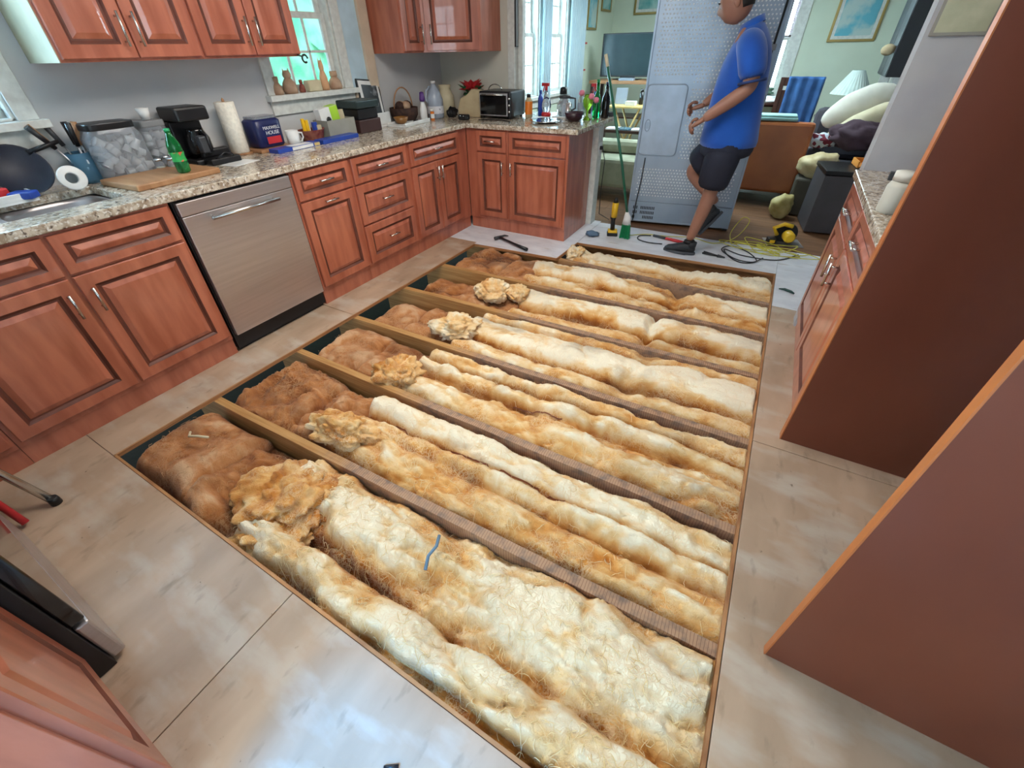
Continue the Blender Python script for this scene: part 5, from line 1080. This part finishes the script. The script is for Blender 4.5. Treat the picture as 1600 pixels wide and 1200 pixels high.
MB().lathe([(.035, 0), (.045, .02), (.045, .09), (.03, .11)], 20, M=Matrix.Translation((.01, -.015, .085)) @ Matrix.Rotation(R(90), 4, 'X')).build('motor_housing', [yellowtool], t); MB().tube([(-.06, 0, .07), (-.10, 0, .13), (-.03, 0, .165), (.04, 0, .15)], .017, 10).build('handle', [yellowtool], t); MB().box(-.135, -.07, .010, -.07, .0, .055).build('battery', [blackp], t, bevel=.006)
MB().box(-.12, -.0725, .02, -.08, -.0705, .045).build('battery_label', [yellowp], t)
def cable(name, label, pts, r, m, cat='cord', n=8):
    P = [Vector(p) for p in pts]; out = []
    for i in range(len(P)-1):
        a, b_, c, d = P[max(i-1, 0)], P[i], P[i+1], P[min(i+2, len(P)-1)]
        for k in range(n): u = k/n; out.append(.5*((2*b_)+(c-a)*u+(2*a-5*b_+4*c-d)*u*u+(3*b_-a-3*c+d)*u**3))
    out.append(P[-1]); o = MB().tube(out, r, 7).build(name, [m]); return tag(o, label, cat)
g_ = np.random.default_rng(8); pts = []
for i in range(34):
    a = i*1.15; r_ = .13+.07*sin(i*1.7); pts.append((2.42+.02*i-.30*(i/34)+r_*1.5*cos(a), .60+r_*.75*sin(a), .008+.003*(i % 5)+(.05 if i % 9 == 4 else 0)))
cable('extension_cord', 'tangle of thin yellow cord on the floor right of the man', pts, .0035, cordy)
pts = [(2.85, .60, .006), (2.70, .40, .006), (2.45, .38, .006), (2.30, .45, .01), (2.36, .30, .006), (2.46, .22, .006), (2.56, .30, .008), (2.48, .46, .012), (2.34, .55, .010), (2.28, .42, .013), (2.40, .26, .014), (2.53, .25, .013), (2.60, .38, .012)]
cable('extension_cord', 'black cord looped on the pale floor in front of the yellow tangle', pts, .0045, cordb)
cable('extension_cord', 'thin yellow green cord running from the broom across to the tangle', [(1.48, .42, .006), (1.62, .52, .006), (1.80, .55, .006), (2.0, .62, .006), (2.2, .56, .006), (2.35, .72, .03), (2.42, .85, .14), (2.36, .92, .15), (2.30, .80, .04), (2.34, .60, .008)], .0035, cordy)
cable('tool_cable', 'black cable curling left of the sneaker', [(1.80, .34, .006), (1.68, .32, .006), (1.58, .36, .006), (1.57, .45, .008), (1.66, .50, .006)], .005, cordb)
t = thing('pry_bar', 'red handled pry bar on the floor behind the sneaker', 'pry bar', (1.80, .47, .002), R(-12)); MB().tube([(-.12, 0, .012), (.0, 0, .012)], .012, 10).build('bar', [dkgrey], t); MB().tube([(.0, 0, .012), (.16, 0, .012)], .013, 10).build('grip', [redp], t)
t = thing('pliers', 'black pliers lying just right of the sneaker', 'pliers', (2.24, .27, .002), R(-12)); MB().tube([(-.09, .018, .01), (-.02, .006, .01), (.03, 0, .01)], .008, 8).build('handle', [blackp], t); MB().tube([(-.09, -.018, .01), (-.02, -.006, .01), (.03, 0, .01)], .008, 8).build('handle', [blackp], t); MB().tube([(.03, 0, .01), (.09, 0, .01)], [.014, .006], 8).build('jaws', [dkgrey], t)
t = thing('utility_knife', 'dark green curved tool on the floor near the right cabinet', 'tool', (2.775, -.17, .002)); MB().tube([(-.035, .012, .008), (.0, .016, .010), (.04, -.004, .010), (.062, -.02, .006)], [.004, .009, .009, .005], 8).build('tool_body', [mat('dark_green_grip', (22, 60, 54), .5)], t)
t = thing('plastic_strip', 'blue grey plastic strip lying on the nearest cream batt', 'strip', (1.80, -2.955, .052)); MB().tube([(-.015, .06, .0), (.004, .02, .008), (0, -.02, .006), (.018, -.06, -.002)], .006, 6).build('strip_body', [mat('blue_grey_strip', (98, 130, 158), .5)], t)
single('plastic_scrap', MB().tube([(-.05, 0, .0), (-.02, -.02, .006), (.02, .0, .008), (.06, .02, .002)], .006, 6), [creamc], 'pale twisted scrap on the rounded brown batt', 'scrap', (.50, -3.03, .030))
single('pen', MB().tube([(0, 0, 0), (.03, .02, 0)], .005, 6), [blackp], 'small black pen tip on the floor at the bottom edge', 'pen', (2.02, -3.44, .006))

# ---------------------------------------------------------------- far room
def framed(name, label, x0, x1, z0, z1, fm, pm, y=YF, d=.02, matb=None):
    t = thing(name, label, 'picture', (x0, y-d-.002, z0)); w, h = x1-x0, z1-z0; f_ = .028
    MB().box(0, 0, 0, w, d, f_).box(0, 0, h-f_, w, d, h).box(0, 0, f_, f_, d, h-f_).box(w-f_, 0, f_, w, d, h-f_).build('frame', [fm], t, bevel=.003)
    MB().box(f_, .006, f_, w-f_, d, h-f_).build('mat_board', [matb or paint], t); MB().box(f_+.035, .003, f_+.035, w-f_-.035, .0055, h-f_-.035).build('picture_print', [pm], t)
framed('painting', 'large gold framed painting of pale teal shapes, on the far wall at right', 2.63, 3.14, 1.42, 2.12, gold, artp)
framed('painting', 'teal print in a gold frame on the far wall above the television', .02, .52, 1.80, 2.25, gold, tealp)
def framed_side(label, y0, y1, z0, z1, pm, fm=gold):
    t = thing('painting', label, 'picture', (-.298, y0, z0)); w, h = y1-y0, z1-z0; f_ = .025
    MB().box(0, 0, 0, .02, w, f_).box(0, 0, h-f_, .02, w, h).box(0, 0, f_, .02, f_, h-f_).box(0, w-f_, f_, .02, w, h-f_).build('frame', [fm], t, bevel=.003); MB().box(0, f_, f_, .012, w-f_, h-f_).build('picture_print', [pm], t)
framed_side('narrow gold framed print beside the curtain', 3.50, 3.86, 1.62, 2.2, artp); framed_side('small framed print near the far left corner', 4.02, 4.42, 1.84, 2.25, tealp)
t = thing('wall_bracket', 'red bracket shaped ornament on the wall beside the curtain', 'ornament', (-.297, 3.42, 1.15)); MB().box(0, 0, 0, .015, .025, .33).box(0, 0, 0, .015, .12, .02).box(0, 0, .31, .015, .12, .33).build('bracket_body', [redp], t)
# sheer curtains: pleated panels
def pleats(label, y0, y1, x, z0=.2, z1=2.25, amp=.022, n=9):
    b = MB(); m_ = n*8; v = []
    for th in (0, .003):
        for z in (z0, z1):
            for k in range(m_+1): v.append((x+th+amp*sin(2*PI*n*k/m_), y0+(y1-y0)*k/m_, z))
    K = m_+1; f = []
    for k in range(m_): f += [(k, k+1, K+k+1, K+k), (2*K+k, 3*K+k, 3*K+k+1, 2*K+k+1), (k, 2*K+k, 2*K+k+1, k+1), (K+k, K+k+1, 3*K+k+1, 3*K+k)]
    b.add(v, f, 0, True); t = thing('curtain', label, 'curtain', (0, 0, 0)); b.build('curtain_panel', [curtain], t, fix=False); return t
pleats('pale blue curtain hanging between the two bright windows', 2.03, 2.27, -.25, n=5); pleats('wide pale blue curtain right of the bright windows', 2.82, 3.36, -.25, n=9)
for i in range(1): 
    t = thing('window_blind', 'pinkish slatted blind half drawn in the far right window', 'blind', (1.64, YF+.045, 1.50))
    MB().box(0, -.02, .58, .56, .02, .61).build('head_rail', [blind], t)
    for k in range(19): MB().box(0, -.012, .03*k+.01, .56, .012, .03*k+.0135, M=Matrix.Translation((0, 0, 0))).build('slat', [blind], t, rot=None)
    MB().box(0, -.012, -.01, .56, .012, .006).build('bottom_rail', [dkwood], t)
t = thing('television', 'large dark flat television on its stand against the far left wall', 'television', (-.04, 3.50, 1.05)); MB().box(0, 0, .03, .80, .05, .52).build('bezel', [dkgrey], t, bevel=.005); MB().box(.02, -.003, .05, .78, -.0005, .505).build('screen', [tvm], t); MB().box(.30, .0, 0, .50, .05, .035).box(.22, -.06, 0, .58, .10, .008).build('television_foot', [blackp], t)
t = thing('television_stand', 'wooden shelf table below the television', 'table', (-.10, 3.25, 0)); MB().box(0, 0, 1.01, 1.0, .5, 1.048).build('table_top', [midwood], t, bevel=.004); MB().box(.03, .02, .60, .97, .48, .62).build('shelf', [dkwood], t)
for x in (.02, .94):
    for y in (.02, .44): MB().box(x, y, 0, x+.04, y+.04, 1.01).build('leg', [dkwood], t)
single('remote_box', MB().box(-.10, -.05, 0, .10, .05, .03), [milkp], 'pale device in front of the television foot', 'device', (.42, 3.30, 1.049), bevel=.004)
t = thing('side_table', 'yellow wooden folding table with crossed legs, left of the refrigerator', 'table', (.52, 2.25, 0)); MB().box(0, 0, .83, .50, .34, .85).build('table_top', [ylwood], t, bevel=.004)
for y in (.03, .31): MB().tube([(.04, y, .0), (.40, y, .83)], .012, 8).build('leg', [ylwood], t); MB().tube([(.46, y, .0), (.10, y, .83)], .012, 8).build('leg', [ylwood], t)
single('white_box', MB().box(-.06, -.05, 0, .06, .05, .045), [white], 'white box on the yellow folding table', 'box', (.78, 2.38, .851), bevel=.004)
single('photo_frame', MB().box(-.07, -.006, 0, .07, .006, .17), [milkp], 'pale frame standing at the left on the folding table', 'frame', (.62, 2.48, .851), (R(-8), 0, 0), bevel=.002)
bottle('spray_can', 'dark slim can on the folding table behind the white box', (.86, 2.52, .851), [(.025, 0), (.025, .13)], blackp, blackp, [(.02, .13), (.02, .16), (0, .161)])
t = thing('low_table', 'dark low table with blue and white papers, left of the refrigerator', 'table', (.50, 2.02, 0)); MB().box(0, 0, .60, .66, .22, .63).build('table_top', [dkwood], t, bevel=.004)
for x in (.01, .61):
    for y in (.01, .17): MB().box(x, y, 0, x+.04, y+.04, .6).build('leg', [dkwood], t)
for i, (x, a, m_) in enumerate([(.68, .1, white), (.82, -.2, bluegl), (.98, .2, white)]): single('magazine', MB().box(-.08, -.09, 0, .08, .09, .012), [m_], ['white papers at the left on the dark low table', 'light blue folder in the middle of the dark low table', 'white booklet at the right on the dark low table'][i], 'papers', (x, 2.13, .631), (0, 0, a))
t = thing('armchair', 'grey green upholstered armchair seen past the broom', 'armchair', (.42, 1.45, 0))
MB().box(.0, .05, .12, .86, .50, .42).build('seat', [greyfab], t, bevel=.04); MB().box(.78, .0, .10, .98, .54, .60).build('armrest', [greyfab], t, bevel=.05); MB().box(.0, .0, .10, .16, .54, .60).build('armrest', [greyfab], t, bevel=.05); MB().box(.16, .36, .42, .78, .54, .56).build('backrest', [greyfab], t, bevel=.05)
for x in (.05, .86):
    for y in (.05, .45): MB().box(x, y, 0, x+.05, y+.05, .12).build('foot', [dkwood], t)
t = thing('sofa', 'orange brown leather sofa with its back to the kitchen', 'sofa', (1.30, 1.95, 0))
MB().box(0, 0, .14, 1.42, .10, .80).build('backrest', [leather], t, bevel=.03); MB().box(0, .101, .12, 1.42, .75, .42).build('seat', [leather], t, bevel=.04); MB().box(.0, .101, .42, .14, .75, .62).build('armrest', [leather], t, bevel=.03)
for x in (.05, 1.32):
    for y in (.03, .66): MB().box(x, y, 0, x+.05, y+.05, .14).build('foot', [dkwood], t)
single('folded_blanket', MB().box(-.25, -.10, 0, .25, .10, .03).box(-.23, -.09, .03, .24, .09, .05), [mat('pale_aqua_cloth', (150, 190, 184), .9)], 'pale aqua blanket folded over the sofa back', 'blanket', (2.30, 2.06, .805), (0, 0, .05), bevel=.012)
t = thing('round_table', 'round table with a white top near the far window', 'table', (2.12, 3.35, 0)); MB().lathe([(.30, .86), (.30, .885), (0, .886)], 32).build('table_top', [white], t); MB().lathe([(.31, .82), (.31, .858), (.0, .859)], 32).build('table_rim', [dkwood], t); MB().lathe([(.20, 0), (.05, .05), (.04, .8), (.1, .82)], 20).build('pedestal', [dkwood], t)
single('potted_plant', MB().ell((0, 0, .07), .20, .12, .075, 30, 16, fn=lambda d: 1+.5*noise.noise(d*4)), [mat('grey_green_leaf', (120, 156, 136), .8)], 'low grey green plant on the sill of the far right window', 'plant', (1.98, 4.45, .80))
single('window_ledge', MB().box(-.45, -.14, -.03, .40, .14, 0), [paint], 'narrow white ledge under the far right window', 'ledge', (2.0, 4.44, .80))
t = thing('wooden_chair', 'dark wooden high back chair draped with a blue towel', 'chair', (2.28, 2.88, 0), R(-6))
for x in (0, .38):
    MB().box(x, .0, 0, x+.04, .04, 1.12).build('back_post', [dkwood], t); MB().box(x, .38, 0, x+.04, .42, .45).build('leg', [dkwood], t)
MB().box(0, .0, .45, .42, .42, .485).build('seat', [dkwood], t, bevel=.006); MB().box(.04, .005, 1.04, .38, .035, 1.12).build('top_rail', [dkwood], t, bevel=.004); MB().box(.04, .008, .62, .38, .03, 1.0).build('back_panel', [dkwood], t)
b = MB(); v = []
for i in range(15):
    for j in range(20): v.append((.08+.34*i/14, -.022-.012*sin(i*1.5)-.01*noise.noise(Vector((i*.5, j*.3, 0))), 1.13-.50*j/19))
b.add(v, [(i*20+j, i*20+j+1, (i+1)*20+j+1, (i+1)*20+j) for i in range(14) for j in range(19)], 0, True)
o = b.build('towel', [blueclo], None, fix=False, loc=t.location, rot=(0, 0, R(-6))); q = o.modifiers.new('s', 'SOLIDIFY'); q.thickness = .008; tag(o, 'blue towel hanging over the back of the dark chair', 'towel')
# lamp on a side table, clutter heap
t = thing('lamp_table', 'dark end table under the white lamp', 'table', (2.75, 3.35, 0)); MB().box(0, 0, .66, .55, .45, .69).build('table_top', [dkwood], t, bevel=.004)
for x in (.02, .49):
    for y in (.02, .39): MB().box(x, y, 0, x+.04, y+.04, .66).build('leg', [dkwood], t)
t = thing('table_lamp', 'table lamp with a white pleated cone shade', 'lamp', (3.02, 3.52, .691)); MB().lathe([(.08, 0), (.09, .02), (.05, .05), (.07, .12), (.03, .22), (.012, .24), (.012, .3)], 20).build('lamp_base', [dkgrey], t)
b = MB(); v = []; n = 60
for (r_, z) in ((.20, .24), (.06, .47)):
    for k in range(n): a = 2*PI*k/n; q = r_*(1+.025*(k % 2)); v.append((q*cos(a), q*sin(a), z))
b.add(v, [(k, (k+1) % n, n+(k+1) % n, n+k) for k in range(n)]); b.build('lamp_shade', [mat('shade_cloth', (206, 222, 214), .9)], t, fix=False)
cush = lambda s_, e_: (lambda d: (abs(d.x)**s_+abs(d.y)**s_+abs(d.z)**e_)**(-1/s_)*.86+.03*noise.noise(d*3))
t = thing('recliner', 'dark grey armchair buried under pillows and bags', 'armchair', (2.72, 2.05, 0))
dkf = mat('dark_fabric', (66, 64, 72), .9)
MB().box(0, 0, .05, .68, .80, .38).build('seat', [dkf], t, bevel=.05); MB().box(0, .62, .38, .68, .82, .86).build('backrest', [dkf], t, bevel=.06); MB().box(.0, .0, .38, .14, .61, .56).build('armrest', [dkf], t, bevel=.05); MB().box(.56, 0, .38, .70, .61, .56).build('armrest', [dkf], t, bevel=.05)
single('pillow', MB().ell((0, 0, 0), .30, .08, .15, 30, 16, fn=lambda d: 1+.06*noise.noise(d*2)), [mat('pale_green_pillow', (214, 210, 196), .9)], 'long pale pillow tilted up on the dark armchair', 'pillow', (3.04, 2.50, .90), (0, R(-32), 0))
single('pillow', MB().ell((0, 0, 0), .32, .09, .11, 30, 16, fn=lambda d: 1+.08*noise.noise(d*2)), [creamc], 'cream bolster lying below the pale pillow', 'pillow', (3.12, 2.30, .78), (0, R(-32), .1))
single('checked_cloth', MB().ell((0, 0, 0), .16, .10, .06, 24, 14, fn=lambda d: 1+.35*noise.noise(d*3)), [mat('checked_fabric', (190, 196, 206), .9, rgb2=(110, 36, 52), scale=26, detail=0, lo=.5, hi=.56)], 'white and dark red checked cloth over the armchair arm', 'cloth', (2.80, 2.10, .64))
single('coat', MB().ell((0, 0, 0), .24, .14, .12, 30, 18, fn=lambda d: 1+.4*noise.noise(d*2.5)), [mat('brown_purple_cloth', (70, 52, 62), .9)], 'dark purple brown coat heaped on the armchair seat', 'coat', (3.10, 2.05, .70))
single('grocery_bag', MB().ell((0, 0, .10), .17, .12, .11, 30, 18, fn=lambda d: 1+.35*noise.noise(d*1.7)+.10*abs(noise.noise(d*5))), [mat('cream_bag', (216, 198, 156), .6, rgb2=(180, 158, 110), scale=9)], 'crumpled cream bag in front of the dark armchair', 'bag', (2.86, 1.86, .36))
single('storage_tote', MB().box(-.16, -.14, 0, .16, .14, .35), [mat('grey_brown_tote', (84, 80, 70), .7)], 'grey brown box under the crumpled cream bag', 'box', (2.86, 1.87, .001), bevel=.02)
single('grocery_bag', MB().ell((0, 0, .11), .10, .09, .11, 24, 16, fn=lambda d: 1+.35*noise.noise(d*1.7)+.10*abs(noise.noise(d*5))), [mat('olive_bag', (158, 142, 76), .6, rgb2=(194, 178, 124), scale=9)], 'olive yellow bag on the floor beside the dark chest', 'bag', (2.66, 1.62, .001))
t = thing('storage_chest', 'dark grey chest with black lid beyond the right counter', 'chest', (2.88, 1.22, 0), R(8)); MB().box(0, 0, .01, .50, .42, .50).build('chest_body', [mat('charcoal_chest', (72, 70, 74), .45)], t, bevel=.008); MB().box(-.008, -.008, .505, .508, .428, .54).build('chest_lid', [blackp], t, bevel=.006)
t = thing('serving_tray', 'orange wooden tray with upright edges on the dark chest', 'tray', (3.20, 1.52, .545), R(8)); MB().box(-.12, -.10, 0, .12, .10, .01).box(-.12, -.10, .01, -.11, .10, .05).box(.11, -.10, .01, .12, .10, .05).box(-.11, .09, .01, .11, .10, .05).build('tray_body', [mat('orange_wood', (214, 136, 52), .5)], t, bevel=.002)
single('yellow_box', MB().box(-.03, -.02, 0, .03, .02, .15), [yellowp], 'upright yellow box beside the grey wall edge', 'box', (3.27, 1.52, .556), (0, 0, .3), bevel=.003)
single('brown_bottle', MB().lathe([(.02, 0), (.022, .09), (.01, .12), (.01, .14)], 14), [mat('amber_bottle', (110, 66, 36), .3)], 'brown bottle left of the yellow box on the orange tray', 'bottle', (3.19, 1.50, .556))
t = thing('wall_shelf', 'tall black cabinet on the right wall of the far room', 'cabinet', (3.22, 3.0, 1.12)); MB().box(0, 0, 0, .235, .7, 1.0).build('cabinet_body', [blackp], t, bevel=.004); MB().box(-.006, .01, .01, -.0005, .345, .99).build('door', [dkgrey], t, bevel=.002); MB().box(-.006, .355, .01, -.0005, .69, .99).build('door', [dkgrey], t, bevel=.002)
single('hanging_cap', MB().ell((0, 0, 0), .06, .05, .05, 16, 10, fn=lambda d: 1+.2*d.z), [tan], 'tan cap hanging from the black wall cabinet', 'cap', (3.16, 3.1, 1.34))
for (x, y, s) in ((1.3, -1.8, .62), (1.6, 2.3, .52)):  # fixtures added to carry the overhead fill, out of view
    t = thing('added_ceiling_lamp', 'unseen flush square ceiling lamp added to light the kitchen' if y < 0 else 'unseen flush square ceiling lamp added to light the far room', 'lamp', (x, y, 2.44))
    MB().box(-s, -s, -.05, -s+.03, s, -.001).box(s-.03, -s, -.05, s, s, -.001).box(-s+.03, -s, -.05, s-.03, -s+.03, -.001).box(-s+.03, s-.03, -.05, s-.03, s, -.001).build('lamp_frame', [paint], t, bevel=.002)
